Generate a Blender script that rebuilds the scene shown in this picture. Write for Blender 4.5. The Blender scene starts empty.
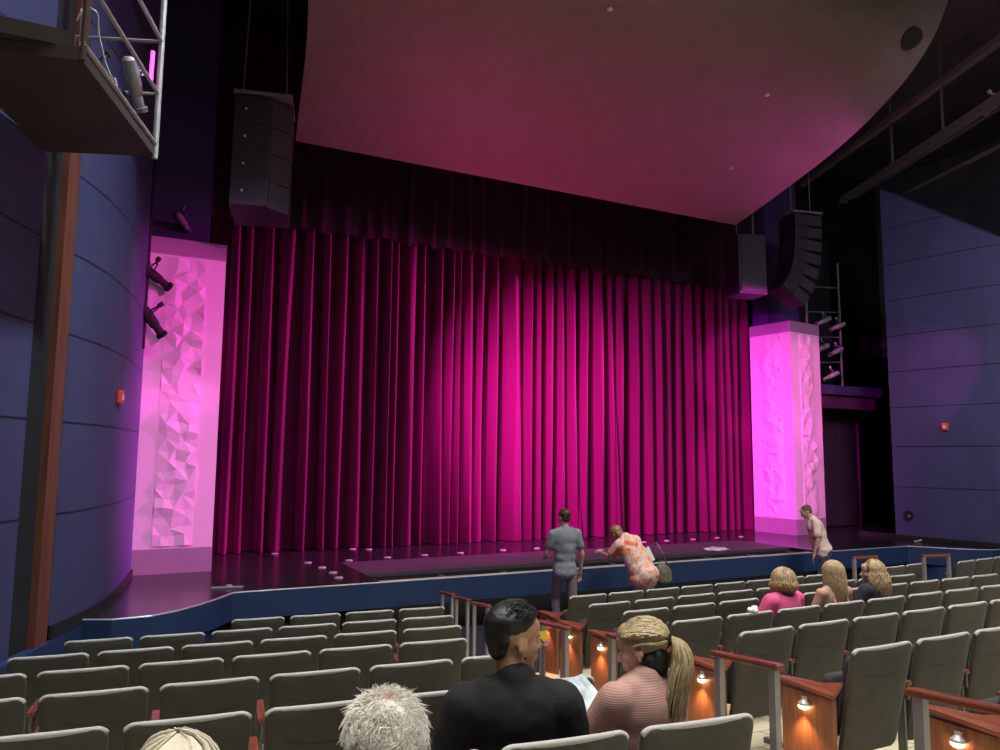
import bpy, bmesh, math, random
from mathutils import Vector, Matrix, noise, Euler
random.seed(7)
C = bpy.context.scene.collection
sc = bpy.context.scene
R = math.radians
V = Vector

# ------------------------------------------------------------------ helpers
def mat(name, col, rough=.6, metal=0., bump=0., bscale=60., var=0., vscale=8., spec=.5, emit=None, estr=0., sheen=0., sheencol=None, alpha=None):
    m = bpy.data.materials.new(name); m.use_nodes = True
    nt = m.node_tree; N = nt.nodes; L = nt.links
    b = N['Principled BSDF']
    b.inputs['Base Color'].default_value = (*col, 1); b.inputs['Roughness'].default_value = rough
    b.inputs['Metallic'].default_value = metal; b.inputs['Specular IOR Level'].default_value = spec
    if sheen:
        b.inputs['Sheen Weight'].default_value = sheen; b.inputs['Sheen Roughness'].default_value = .35
        if sheencol: b.inputs['Sheen Tint'].default_value = (*sheencol, 1)
    tc = N.new('ShaderNodeTexCoord')
    if var:
        nz = N.new('ShaderNodeTexNoise'); nz.inputs['Scale'].default_value = vscale; nz.inputs['Detail'].default_value = 5
        L.new(tc.outputs['Object'], nz.inputs['Vector'])
        r = N.new('ShaderNodeValToRGB')
        r.color_ramp.elements[0].position = .3; r.color_ramp.elements[1].position = .7
        r.color_ramp.elements[0].color = (*[c*(1-var) for c in col], 1)
        r.color_ramp.elements[1].color = (*[min(1, c*(1+var)) for c in col], 1)
        L.new(nz.outputs['Fac'], r.inputs['Fac']); L.new(r.outputs['Color'], b.inputs['Base Color'])
    if bump:
        nz2 = N.new('ShaderNodeTexNoise'); nz2.inputs['Scale'].default_value = bscale; nz2.inputs['Detail'].default_value = 3
        L.new(tc.outputs['Object'], nz2.inputs['Vector'])
        bp = N.new('ShaderNodeBump'); bp.inputs['Strength'].default_value = bump; bp.inputs['Distance'].default_value = .01
        L.new(nz2.outputs['Fac'], bp.inputs['Height']); L.new(bp.outputs['Normal'], b.inputs['Normal'])
    if emit:
        b.inputs['Emission Color'].default_value = (*emit, 1); b.inputs['Emission Strength'].default_value = estr
    return m

def wood(name, c1, c2, rough=.35, axis='Z', scale=6):
    m = mat(name, c1, rough); nt = m.node_tree; N = nt.nodes; L = nt.links; b = N['Principled BSDF']
    tc = N.new('ShaderNodeTexCoord'); mp = N.new('ShaderNodeMapping')
    s = [scale*4]*3; s['XYZ'.index(axis)] = scale*.35
    mp.inputs['Scale'].default_value = s
    nz = N.new('ShaderNodeTexNoise'); nz.inputs['Scale'].default_value = 1.5; nz.inputs['Detail'].default_value = 6
    r = N.new('ShaderNodeValToRGB'); r.color_ramp.elements[0].position = .35; r.color_ramp.elements[1].position = .65
    r.color_ramp.elements[0].color = (*c1, 1); r.color_ramp.elements[1].color = (*c2, 1)
    L.new(tc.outputs['Object'], mp.inputs['Vector']); L.new(mp.outputs['Vector'], nz.inputs['Vector'])
    L.new(nz.outputs['Fac'], r.inputs['Fac']); L.new(r.outputs['Color'], b.inputs['Base Color'])
    return m

def zlines(m, zs, width=.012, dark=.25, wav=0.):
    """dark joint lines at given object heights, multiplied into the base colour of material m"""
    nt = m.node_tree; N = nt.nodes; L = nt.links; b = N['Principled BSDF']
    tc = N.new('ShaderNodeTexCoord'); sp = N.new('ShaderNodeSeparateXYZ'); L.new(tc.outputs['Object'], sp.inputs[0])
    last = None
    for z in zs:
        c = N.new('ShaderNodeMath'); c.operation = 'COMPARE'; c.inputs[1].default_value = z; c.inputs[2].default_value = width
        L.new(sp.outputs['Z'], c.inputs[0])
        if last:
            a = N.new('ShaderNodeMath'); a.operation = 'MAXIMUM'; L.new(last.outputs[0], a.inputs[0]); L.new(c.outputs[0], a.inputs[1]); last = a
        else: last = c
    mx = N.new('ShaderNodeMix'); mx.data_type = 'RGBA'
    L.new(last.outputs[0], mx.inputs['Factor'])
    src = b.inputs['Base Color'].links[0].from_socket if b.inputs['Base Color'].links else None
    col = b.inputs['Base Color'].default_value[:]
    if src: L.new(src, mx.inputs['A'])
    else: mx.inputs['A'].default_value = col
    mx.inputs['B'].default_value = (col[0]*dark, col[1]*dark, col[2]*dark, 1)
    L.new(mx.outputs['Result'], b.inputs['Base Color'])
    return m

def link(name, bm, m, parent=None, smooth=False):
    me = bpy.data.meshes.new(name); bm.normal_update(); bm.to_mesh(me); bm.free()
    if m: me.materials.append(m)
    if smooth:
        for p in me.polygons: p.use_smooth = True
    o = bpy.data.objects.new(name, me); C.objects.link(o)
    if parent: o.parent = parent
    return o

def empty(name, loc=(0, 0, 0), rz=0):
    o = bpy.data.objects.new(name, None); C.objects.link(o); o.location = loc; o.rotation_euler = (0, 0, rz)
    o.empty_display_size = .1
    return o

def tag(o, label, cat, group=None, kind=None):
    o['label'] = label; o['category'] = cat
    if group: o['group'] = group
    if kind: o['kind'] = kind
    return o

def struct(name, bm, m, smooth=False):
    o = link(name, bm, m, None, smooth); o['kind'] = 'structure'; return o

def T(x=0, y=0, z=0, rz=0, rx=0, ry=0):
    return Matrix.Translation((x, y, z)) @ Euler((rx, ry, rz)).to_matrix().to_4x4()

def box(bm, x0, x1, y0, y1, z0, z1, M=None, bev=0):
    r = bmesh.ops.create_cube(bm, size=1)
    vs = r['verts']
    for v in vs:
        v.co = V(((x0+x1)/2 + v.co.x*(x1-x0), (y0+y1)/2 + v.co.y*(y1-y0), (z0+z1)/2 + v.co.z*(z1-z0)))
    if bev:
        es = list({e for v in vs for e in v.link_edges})
        rr = bmesh.ops.bevel(bm, geom=es, offset=bev, segments=2, affect='EDGES', profile=.5)
        vs = list({v for f in rr['faces'] for v in f.verts} | {v for v in vs if v.is_valid})
    if M:
        for v in vs: v.co = M @ v.co
    return vs

def tube(bm, pts, rad, seg=8, cap=True, M=None):
    """tube along points; rad number or list"""
    n = len(pts); pts = [V(p) for p in pts]
    if not hasattr(rad, '__len__'): rad = [rad]*n
    rings = []; up = None
    for i, p in enumerate(pts):
        d = (pts[min(i+1, n-1)] - pts[max(i-1, 0)])
        if d.length < 1e-7: d = V((0, 0, 1))
        d.normalize()
        if up is None:
            up = d.orthogonal().normalized()
        up = (up - d*up.dot(d))
        if up.length < 1e-5: up = d.orthogonal()
        up.normalize(); s = d.cross(up)
        ring = []
        for k in range(seg):
            a = 2*math.pi*k/seg
            q = p + (up*math.cos(a) + s*math.sin(a))*rad[i]
            if M: q = M @ q
            ring.append(bm.verts.new(q))
        rings.append(ring)
    for a, b in zip(rings, rings[1:]):
        for k in range(seg):
            bm.faces.new((a[k], a[(k+1) % seg], b[(k+1) % seg], b[k]))
    if cap:
        bm.faces.new(rings[0][::-1]); bm.faces.new(rings[-1])

def prism(bm, poly, z0, z1, M=None):
    """vertical prism over an xy polygon"""
    a = [bm.verts.new((x, y, z0)) for x, y in poly]; b = [bm.verts.new((x, y, z1)) for x, y in poly]
    if M:
        for v in a+b: v.co = M @ v.co
    n = len(poly)
    for k in range(n): bm.faces.new((a[k], a[(k+1) % n], b[(k+1) % n], b[k]))
    fs = [bm.faces.new(a[::-1]), bm.faces.new(b)]
    for f in fs: f.normal_update()
    bmesh.ops.triangulate(bm, faces=fs)

def ell(bm, c, r, M=None, rot=(0, 0, 0), u=14, v=10):
    m = Matrix.Translation(c) @ Euler(rot).to_matrix().to_4x4() @ Matrix.Diagonal((*r, 1))
    if M: m = M @ m
    bmesh.ops.create_uvsphere(bm, u_segments=u, v_segments=v, radius=1, matrix=m)

def capsule(bm, p0, p1, r0, r1, M=None):
    p0 = V(p0); p1 = V(p1); d = p1-p0; L_ = d.length
    if L_ < 1e-6: return
    d.normalize(); pts = []; rs = []
    for k in range(5):
        a = -math.pi/2 + k*math.pi/2/4 + .02
        pts.append(p0 + d*math.sin(a)*r0); rs.append(max(1e-3, r0*math.cos(a)))
    for k in range(5):
        a = k*math.pi/2/4 - .02*(k == 4)
        pts.append(p1 + d*math.sin(a)*r1 + d*1e-4); rs.append(max(1e-3, r1*math.cos(a)))
    tube(bm, pts, rs, 12, True, M)

def blob(name, bm, m, parent=None, voxel=.01, smooth=4):
    o = link(name, bm, m, parent)
    md = o.modifiers.new('r', 'REMESH'); md.mode = 'VOXEL'; md.voxel_size = voxel; md.use_smooth_shade = True
    if smooth:
        s = o.modifiers.new('s', 'SMOOTH'); s.iterations = smooth; s.factor = .5
    bpy.context.view_layer.update()
    dg = bpy.context.evaluated_depsgraph_get()
    me = bpy.data.meshes.new_from_object(o.evaluated_get(dg))
    o.modifiers.clear(); o.data = me
    for p in me.polygons: p.use_smooth = True
    if not me.materials: me.materials.append(m)
    return o

def displace(o, amp, scale, seed=0):
    me = o.data
    for v in me.vertices:
        n = noise.noise(v.co*scale + V((seed, seed, seed)))
        v.co += v.normal*amp*n

def copy_tree(o, parent=None):
    c = o.copy(); C.objects.link(c)
    if parent: c.parent = parent
    for ch in list(o.children): copy_tree(ch, c)
    return c

# ------------------------------------------------------------------ materials
M_blue = zlines(mat('blue_paint', (.06, .068, .16), .65, var=.12, vscale=1.2, bump=.15, bscale=30), [1.9, 2.8, 3.68, 4.5, 5.32, 6.15, 7.0, 7.85], .011, .15)
M_bluelow = mat('deep_blue_paint', (.018, .044, .12), .6, var=.1, vscale=2)
M_violet = mat('proscenium_paint', (.05, .03, .12), .7, var=.15, vscale=1)
M_black = mat('matte_black', (.012, .012, .014), .85, var=.3, vscale=3)
M_dark = mat('dark_ceiling', (.10, .105, .11), .9, var=.25, vscale=1.5)
M_brown = mat('dark_brown_soffit', (.05, .036, .028), .8, var=.15, vscale=2)
M_trimwood = wood('reddish_wood', (.15, .05, .03), (.22, .08, .045), .5, 'Z', 3)
M_capwood = wood('armrest_wood', (.17, .045, .028), (.25, .075, .042), .25, 'Y', 8)
M_panelwood = wood('panel_wood', (.20, .07, .035), (.30, .11, .05), .4, 'Z', 8)
M_stage = mat('black_stage_floor', (.022, .018, .022), .22, var=.3, vscale=1.5, bump=.06, bscale=5)
M_apron = mat('matte_stage_border', (.07, .055, .07), .6, var=.1, vscale=2)
M_cream = mat('cream_aisle_floor', (.55, .49, .33), .7, var=.1, vscale=3)
M_carpet = mat('dark_front_floor', (.012, .016, .03), .8, var=.2, vscale=4)
M_nose = mat('pale_metal_nosing', (.6, .58, .6), .35, .3)
M_grey = mat('grey_steel', (.34, .34, .36), .45, .4, var=.1)
M_rail = mat('galvanised_rail', (.42, .40, .37), .5, .3, var=.1)
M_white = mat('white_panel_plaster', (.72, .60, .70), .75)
M_band = mat('column_band_grey', (.30, .22, .30), .7, var=.04)
M_spk = mat('speaker_black', (.022, .014, .026), .55, var=.1, bump=.1, bscale=200)
M_grille = mat('speaker_grille', (.03, .02, .035), .6, bump=.5, bscale=300)
M_seat = mat('seat_back_fabric', (.076, .072, .058), .85, var=.1, vscale=14, bump=.25, bscale=260, sheen=.2)
M_edge = mat('seat_edge_painted_light', (.50, .50, .48), .6, bump=.1, bscale=100)  # pale colour stands in for overhead light on the seat tops
M_cush = mat('seat_cushion_fabric', (.05, .045, .05), .9, var=.12, vscale=20, bump=.3, bscale=260)
M_leg = mat('seat_standard_steel', (.16, .16, .16), .5, .3)
M_red = mat('red_alarm', (.75, .10, .05), .45)
M_clear = mat('strobe_lens', (.75, .6, .6), .2)
M_bulb = mat('step_lamp', (1, .8, .5), .4, emit=(1, .62, .28), estr=20)
M_mtube = mat('magenta_lamp_tube', (1, .1, .9), .4, emit=(1, .05, .85), estr=3.5)
M_paper = mat('white_paper', (.92, .92, .92), .7)
M_cable = mat('pale_cable', (.55, .55, .55), .5)
M_tape = mat('pale_floor_mark', (.6, .5, .55), .6)

# seat fabric: a darker stitched crease curving across the back (part of the upholstery)
def crease(m, z0=.70, k=1.2):
    nt = m.node_tree; N = nt.nodes; L = nt.links; b = N['Principled BSDF']
    tc = N.new('ShaderNodeTexCoord'); sp = N.new('ShaderNodeSeparateXYZ'); L.new(tc.outputs['Object'], sp.inputs[0])
    x2 = N.new('ShaderNodeMath'); x2.operation = 'MULTIPLY'; L.new(sp.outputs['X'], x2.inputs[0]); L.new(sp.outputs['X'], x2.inputs[1])
    a = N.new('ShaderNodeMath'); a.operation = 'MULTIPLY_ADD'; L.new(x2.outputs[0], a.inputs[0]); a.inputs[1].default_value = k; a.inputs[2].default_value = z0
    c = N.new('ShaderNodeMath'); c.operation = 'SUBTRACT'; L.new(sp.outputs['Z'], c.inputs[0]); L.new(a.outputs[0], c.inputs[1])
    ab = N.new('ShaderNodeMath'); ab.operation = 'ABSOLUTE'; L.new(c.outputs[0], ab.inputs[0])
    mr = N.new('ShaderNodeMapRange'); mr.inputs['From Min'].default_value = 0; mr.inputs['From Max'].default_value = .012
    mr.inputs['To Min'].default_value = .5; mr.inputs['To Max'].default_value = 0
    L.new(ab.outputs[0], mr.inputs['Value'])
    xs = N.new('ShaderNodeMapRange'); xs.inputs['From Min'].default_value = .016; xs.inputs['From Max'].default_value = .03
    xs.inputs['To Min'].default_value = 1; xs.inputs['To Max'].default_value = 0; L.new(x2.outputs[0], xs.inputs['Value'])
    mu = N.new('ShaderNodeMath'); mu.operation = 'MULTIPLY'; L.new(mr.outputs[0], mu.inputs[0]); L.new(xs.outputs[0], mu.inputs[1])
    mx = N.new('ShaderNodeMix'); mx.data_type = 'RGBA'; L.new(mu.outputs[0], mx.inputs['Factor'])
    L.new(b.inputs['Base Color'].links[0].from_socket, mx.inputs['A']); mx.inputs['B'].default_value = (.02, .02, .018, 1)
    L.new(mx.outputs['Result'], b.inputs['Base Color'])
crease(M_seat)

# ------------------------------------------------------------------ room shell
WL = [(-2.6, 3.0), (-2.2, 4.2), (-1.8, 5.3), (-1.2, 6.95), (-.85, 7.85), (-.58, 8.5), (-.42, 8.9), (-.27, 9.33), (-.14, 9.85), (-.04, 10.33), (.05, 10.9), (.12, 11.5), (.19, 12.21)]
def mirror(P): return [(15.74-x, y) for x, y in P]
def wall_bm(P, out, z0, z1):
    """thick wall following polyline P, thickness towards sign 'out' in x"""
    bm = bmesh.new()
    poly = list(P) + [(x+out, y) for x, y in reversed(P)]
    prism(bm, poly, z0, z1); return bm

# left wall: near stretch, dark reveal, wood trim, far stretch
near = [p for p in WL if p[1] <= 7.86] + [(-.80, 7.98)]
far = [(-.545, 8.60)] + [p for p in WL if p[1] > 8.7]
struct('wall_left', wall_bm(near, -.4, 0, 9.5), M_blue)
struct('wall_left', wall_bm(far, -.4, 0, 9.5), M_blue)
struct('wall_left_recess', wall_bm([(-.86, 7.93), (-.65, 8.42)], -.3, 0, 9.5), M_black)
def seg_box(p, q, t0, t1, z0, z1):
    p = V((*p, 0)); q = V((*q, 0)); d = (q-p).normalized(); n = V((d.y, -d.x, 0))
    bm = bmesh.new(); pl = [p+n*t0, q+n*t0, q+n*t1, p+n*t1]
    prism(bm, [(a.x, a.y) for a in pl], z0, z1); return bm
o = struct('trim_left', seg_box((-.665, 8.30), (-.585, 8.52), -.14, .035, .62, 9.5), M_trimwood)
WR = mirror([p for p in WL if p[1] < 11.2] + [(.10, 11.35)])
# right wall (upper edge sweeps down towards the house)
bm = bmesh.new()
tops = {}
def rtop(y): return max(7.0, 7.13 + .74*(y-9.0))
front = []; back = []
for x, y in WR:
    front.append((bm.verts.new((x, y, 0)), bm.verts.new((x, y, rtop(y)))))
    back.append((bm.verts.new((x+.4, y, 0)), bm.verts.new((x+.4, y, rtop(y)))))
for i in range(len(WR)-1):
    a, b = front[i], front[i+1]; c, d = back[i], back[i+1]
    bm.faces.new((a[0], a[1], b[1], b[0])); bm.faces.new((c[0], d[0], d[1], c[1])); bm.faces.new((a[1], c[1], d[1], b[1]))
for i in (0, -1):
    a = front[i]; c = back[i]; bm.faces.new((a[0], c[0], c[1], a[1]))
bmesh.ops.recalc_face_normals(bm, faces=bm.faces)
struct('wall_right', bm, M_blue)
# dark soffit resting on the right wall
bm = bmesh.new()
for (x0, x1, y0, y1, z0, z1) in ((15.2, 21, -6, 6.5, 6.9, 7.3),):
    box(bm, x0, x1, y0, y1, z0, z1)
struct('ceiling_side', bm, M_dark)
bm = bmesh.new(); box(bm, -6, 22, -6.4, -6, 0, 12); struct('wall_rear', bm, M_dark)
bm = bmesh.new(); box(bm, -6.2, -6, -6, 16.2, 0, 12); struct('wall_far_left', bm, M_dark)
bm = bmesh.new(); box(bm, 21.8, 22, -6, 16.2, 0, 12); struct('wall_far_right', bm, M_dark)
bm = bmesh.new(); box(bm, -6, 22, 16, 16.3, 0, 12); struct('wall_upstage', bm, M_black)
bm = bmesh.new(); box(bm, -6, 22, -6, 16.2, 11.6, 11.9); struct('ceiling', bm, M_dark)
# proscenium piers behind the lit columns
for i, (x0, x1) in enumerate(((.18, 1.12), (14.35, 15.5))):
    bm = bmesh.new(); box(bm, x0, x1, 13.35 + i*.35, 14.0+i*.2, .75, 11.6); struct('wall_proscenium', bm, M_violet)

# ------------------------------------------------------------------ raked floor
def floor_h(x, y):
    if x < 3.3: ye = y + .105*(x-1)
    elif x < 4: t = (x-3.3)/.7; ye = y + (1-t)*.105*2.3
    elif x < 9.9: ye = y
    else: ye = y - .105*min(x-9.9, 3)
    return max(0, .01 + .115*(8-ye))
bm = bmesh.new()
xs = [-3+.35*i for i in range(60)]; ys = [-6+.46*i for i in range(31)]
xs = [x for x in xs if x < 19]
g = [[bm.verts.new((x, min(y, 8.09), floor_h(x, min(y, 8.09)))) for y in ys] for x in xs]
for i in range(len(xs)-1):
    for j in range(len(ys)-1):
        bm.faces.new((g[i][j], g[i+1][j], g[i+1][j+1], g[i][j+1]))
bmesh.ops.remove_doubles(bm, verts=bm.verts, dist=.0005)
# joint lines across the aisle floor
nt = M_cream.node_tree; N = nt.nodes; L = nt.links; b = N['Principled BSDF']
tc = N.new('ShaderNodeTexCoord'); bk = N.new('ShaderNodeTexBrick'); L.new(tc.outputs['Object'], bk.inputs['Vector'])
bk.inputs['Scale'].default_value = 1; bk.inputs['Brick Width'].default_value = .6; bk.inputs['Row Height'].default_value = .3
bk.inputs['Mortar Size'].default_value = .006; bk.inputs['Mortar'].default_value = (.14, .12, .07, 1)
L.new(b.inputs['Base Color'].links[0].from_socket, bk.inputs['Color1']); L.new(b.inputs['Base Color'].links[0].from_socket, bk.inputs['Color2'])
L.new(bk.outputs['Color'], b.inputs['Base Color'])
struct('floor', bm, M_cream)
bm = bmesh.new(); box(bm, -3, 19, 7.9, 11.9, -.08, .004); struct('floor_front', bm, M_carpet)

# ------------------------------------------------------------------ stage
SZ = .75
Lc = [(-.27, 9.22), (.0, 9.10), (.36, 9.13), (.62, 9.30), (.86, 9.55), (1.05, 9.80), (1.2, 10.02), (1.3, 10.18)]
Rc = mirror(Lc)[::-1]
PX0, PX1, PY0, PY1 = 3.3, 12.0, 10.32, 11.06      # pit opening
def ring_stage():
    bm = bmesh.new()
    # left wing, right wing, and the deck behind the pit
    prism(bm, [(-.5, 9.3)] + Lc + [(1.35, 10.3), (PX0, 10.3), (PX0, 12.4), (-.5, 12.4)], SZ-.06, SZ)
    prism(bm, [(PX1, 12.4), (PX1, 10.3), (14.39, 10.3)] + Rc + [(16.24, 9.3), (16.24, 12.4)], SZ-.06, SZ)
    box(bm, -2, 17.8, 12.4, 15.9, SZ-.06, SZ)
    return bm
struct('floor_stage', ring_stage(), M_stage)
bm = bmesh.new(); box(bm, PX0, PX1, PY1, 12.4, SZ-.05, SZ); struct('floor_stage_apron', bm, M_apron)
# fascia
bm = bmesh.new()
P = Lc + [(1.35, 10.22), (14.39, 10.22)] + Rc
top = P; 
def offset_line(P, d):
    out = []
    for k in range(len(P)):
        n = V((0, 0))
        for a, b_ in ((P[max(k-1, 0)], P[k]), (P[k], P[min(k+1, len(P)-1)])):
            e = V((b_[0]-a[0], b_[1]-a[1]))
            if e.length > 1e-6: e.normalize(); n += V((e.y, -e.x))
        n.normalize(); out.append((P[k][0]+n.x*d, P[k][1]+n.y*d))
    return out
PO = offset_line(P, .035)
for k in range(len(P)-1):
    prism(bm, [P[k], P[k+1], PO[k+1], PO[k]], .42, SZ)
struct('wall_pit_rail', bm, M_bluelow)
bm = bmesh.new()
prism(bm, [(-.55, 8.9)] + [(x, y) for x, y in Lc[:6]] + [(1.15, 10.2), (-.55, 10.2)], 0, .42)
prism(bm, [(14.59, 10.2)] + Rc[2:] + [(16.29, 8.9), (16.29, 10.2)], 0, .42)
struct('wall_stage_wing', bm, M_bluelow)
bm = bmesh.new(); box(bm, 1.1, 14.64, 10.55, 10.7, 0, .45); struct('wall_under_stage', bm, M_black)
bm = bmesh.new(); box(bm, PX0-.1, PX1+.1, PY1-.02, PY1+.05, -.0, SZ-.05); struct('wall_pit_back', bm, M_black)
# nosing strip
bm = bmesh.new()
tube(bm, [(x, y, SZ+.008) for x, y in offset_line(P, .025)], .011, 6)
struct('trim_stage_edge', bm, M_nose)
# blue ledge below the left wall
bm = bmesh.new()
poly = [(-1.75, 5.5), (-1.1, 7.05), (-.72, 7.95), (-.50, 8.6), (-.27, 9.22), (-.5, 9.3), (-.95, 8.0), (-1.95, 5.5)]
prism(bm, poly, 0, .70); struct('trim_ledge_left', bm, M_bluelow)
bm = bmesh.new(); prism(bm, mirror(poly)[::-1], 0, .70); struct('trim_ledge_right', bm, M_bluelow)
# low dark skirting where the far left wall meets the stage wing
bm = bmesh.new(); prism(bm, [(x+.03, y) for x, y in far] + [(x-.05, y) for x, y in far[::-1]], .70, .84); struct('baseboard_left', bm, M_black)
bm = bmesh.new(); prism(bm, mirror([(x+.03, y) for x, y in far] + [(x-.05, y) for x, y in far[::-1]])[::-1], .70, .84); struct('baseboard_right', bm, M_black)

# pit net frame : grey rails just below deck level
t = empty('pit_net_frame', (7.6, 10.7, 0)); tag(t, 'grey metal rails in the dark gap between the stage and the blue front wall', 'frame')
def local(o, bmf, name, m, smooth=False):
    bm = bmesh.new(); bmf(bm); bmesh.ops.translate(bm, verts=bm.verts, vec=-o.location)
    return link(name, bm, m, o, smooth)
local(t, lambda bm: tube(bm, [(PX0+.02, 10.56, .70), (PX1-.02, 10.56, .70)], .022), 'rail', M_rail)
local(t, lambda bm: tube(bm, [(PX0+.02, 10.92, .62), (PX1-.02, 10.92, .62)], .02), 'rail', M_rail)
for x0, x1 in ((3.7, 4.9), (5.6, 6.7), (7.6, 8.6), (9.3, 10.6)):
    local(t, lambda bm: box(bm, x0, x1, 10.60, 10.84, .585, .60), 'slat_tray', M_rail)
for k in range(9):
    x = 3.4 + k*1.06
    local(t, lambda bm: box(bm, x, x+.04, 10.5, 11.03, .60, .68), 'crossbar', M_leg)
    local(t, lambda bm: box(bm, x, x+.04, 10.72, 10.76, .004, .60), 'post', M_leg)

# small pale marks set in the stage floor
marks = [(3.47, 12.55), (4.17, 12.64), (4.87, 12.69), (5.57, 12.72), (3.94, 14.0), (4.2, 13.84), (2.86, 10.85), (6.48, 12.8), (7.2, 12.8), (8.11, 12.87), (9.12, 12.85), (9.8, 12.87), (10.41, 12.89), (11.14, 12.9), (11.85, 12.94), (12.51, 12.9), (2.5, 13.88), (2.79, 12.54), (2.9, 11.34), (2.87, 11.91)]
mk0 = None
for i, (x, y) in enumerate(marks):
    if mk0 is None:
        bm = bmesh.new(); prism(bm, [(math.cos(a*R(30))*.06, math.sin(a*R(30))*.045) for a in range(12)], 0, .014)
        mk0 = link('floor_pocket_cap', bm, M_tape); o = mk0
    else: o = mk0.copy(); C.objects.link(o)
    o.location = (x, y, SZ+.0005)
    tag(o, 'small pale cap, one of the dots on the black stage floor below the curtain', 'floor cap', 'pale caps dotted on the stage floor')
# larger grey plate at the corner of the left wing
bm = bmesh.new(); box(bm, -.2, .2, -.05, .05, 0, .02, bev=.006); ell(bm, (.02, 0, .02), (.05, .04, .03))
o = link('floor_plate', bm, M_grey); o.location = (1.32, 10.62, SZ); o.rotation_euler = (0, 0, R(-10)); tag(o, 'flat grey metal plate with a knob at the left corner of the stage', 'plate')
# white sheet
bm = bmesh.new()
g = [[bm.verts.new((-.3+.6*i/10, -.09+.18*j/3, .012+.01*math.sin(i*.9+j))) for j in range(4)] for i in range(11)]
for i in range(10):
    for j in range(3): bm.faces.new((g[i][j], g[i+1][j], g[i+1][j+1], g[i][j+1]))
bmesh.ops.solidify(bm, geom=bm.faces[:], thickness=.006)
o = link('paper_sheet', bm, M_paper, None, True); o.location = (10.2, 11.17, SZ+.03); o.rotation_euler = (R(18), 0, R(-4)); tag(o, 'long white sheet of paper lying at the stage edge right of the bending woman', 'paper')

# ------------------------------------------------------------------ curtain
CY = 14.45
# brightest ridges: (pixel-free) positions measured along the curtain in metres, half width, prominence
import_u = [(226,5),(241,5),(262,5),(278,10),(301,5),(320,5),(336,6),(353,10),(367,5),(381,3),(388,4),(402,12),(416,5),(434,7),(443,3),(450,3),(463,7),(475,7),(489,6),(507,20),(522,6),(532,7),(543,8),(556,9),(567,8),(577,9),(591,12),(605,8),(616,11),(629,8),(640,10),(652,8),(662,8),(673,8),(684,7),(694,7),(703,7),(713,7),(722,6),(731,6),(739,5)]
def u2x(u): # azimuth of a ridge seen from the house-left seats -> metres along the curtain
    return CY*math.tan(R(26.5) + math.atan((u-500)/750*.995))
ridges = []
for u, w in import_u:
    x = u2x(u); wx = (u2x(u+w/2)-u2x(u-w/2))
    ridges.append((x, max(.05, wx*.5)))
def cprof(x, z):
    t = (9-z)/9
    y = 0
    for i, (c, w) in enumerate(ridges):
        dx = x - (c + min(.035, w*.25)*math.sin(i*1.7+z*.35) + min(.04, w*.25)*math.sin(i*2.3)*(z-4)/4)
        W = w*(1+.25*math.sin(i*3.1+z*.5)*(1 if c < 7 else .35))*(1.5 if c < 7 else 1.12)
        if abs(dx) < W: 
            q = dx/W; y += (.40+.06*math.sin(i*5.1))*(1-q*q)**.6
    y += .015*math.sin(x*31+math.sin(z)) + .02*math.sin(x*11.3+z*.3)
    return y
bm = bmesh.new()
nx, nz = 2200, 26
X0, X1 = 1.25, 14.62
rows = []
for j in range(nz+1):
    z = SZ+.01 + (8.4-SZ)*j/nz
    rows.append([bm.verts.new((X0+(X1-X0)*i/nx, CY - cprof(X0+(X1-X0)*i/nx, z), z)) for i in range(nx+1)])
for j in range(nz):
    a, b_ = rows[j], rows[j+1]
    for i in range(nx): bm.faces.new((a[i], a[i+1], b_[i+1], b_[i]))
M_velvet = mat('magenta_lit_velvet', (.13, .008, .06), .85, var=.1, vscale=30, bump=.12, bscale=120, sheen=1, sheencol=(1, .12, .55), spec=.1)
o = link('stage_curtain', bm, M_velvet, None, True); tag(o, 'tall closed velvet stage curtain hanging in deep folds behind the stage', 'curtain')
# valance
bm = bmesh.new(); nx, nz = 900, 14
rv = random.Random(3); vr = []; x = 1.0
while x < 15.2:
    vr.append((x, rv.uniform(.05, .12))); x += rv.uniform(.28, .6)
def vprof(x, z):
    y = 0
    for i, (c, w) in enumerate(vr):
        d = x - c - .02*math.sin(z*2+i)
        y += .07*math.exp(-(d/(w*.8))**2)
    y += .012*math.sin(x*17)
    return y
rows = []
for j in range(nz+1):
    row = []
    for i in range(nx+1):
        x = .95+(15.0-.95)*i/nx; f = j/nz
        z = 6.72 + 3.6*f
        if j == 0: z += .035*math.sin(x*9+1.3*math.sin(x*2.3)) - .04*(vprof(x, z) > .06)
        row.append(bm.verts.new((x, 13.95 - vprof(x, z) - (.02 if j == 0 else 0), z)))
    rows.append(row)
for j in range(nz):
    a, b_ = rows[j], rows[j+1]
    for i in range(nx): bm.faces.new((a[i], a[i+1], b_[i+1], b_[i]))
bmesh.ops.solidify(bm, geom=bm.faces[:], thickness=.03)
M_val = mat('dark_valance_velvet', (.045, .012, .03), .85, var=.15, vscale=20, bump=.12, bscale=120, sheen=.6, sheencol=(1, .5, .8))
o = link('curtain_valance', bm, M_val, None, True); tag(o, 'dark gathered velvet valance hanging across the top of the stage curtain', 'valance')
# masking behind valance: dark header wall
bm = bmesh.new(); box(bm, 1.1, 14.4, 14.02, 14.1, 8.2, 11.6); struct('wall_header', bm, M_black)

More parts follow.
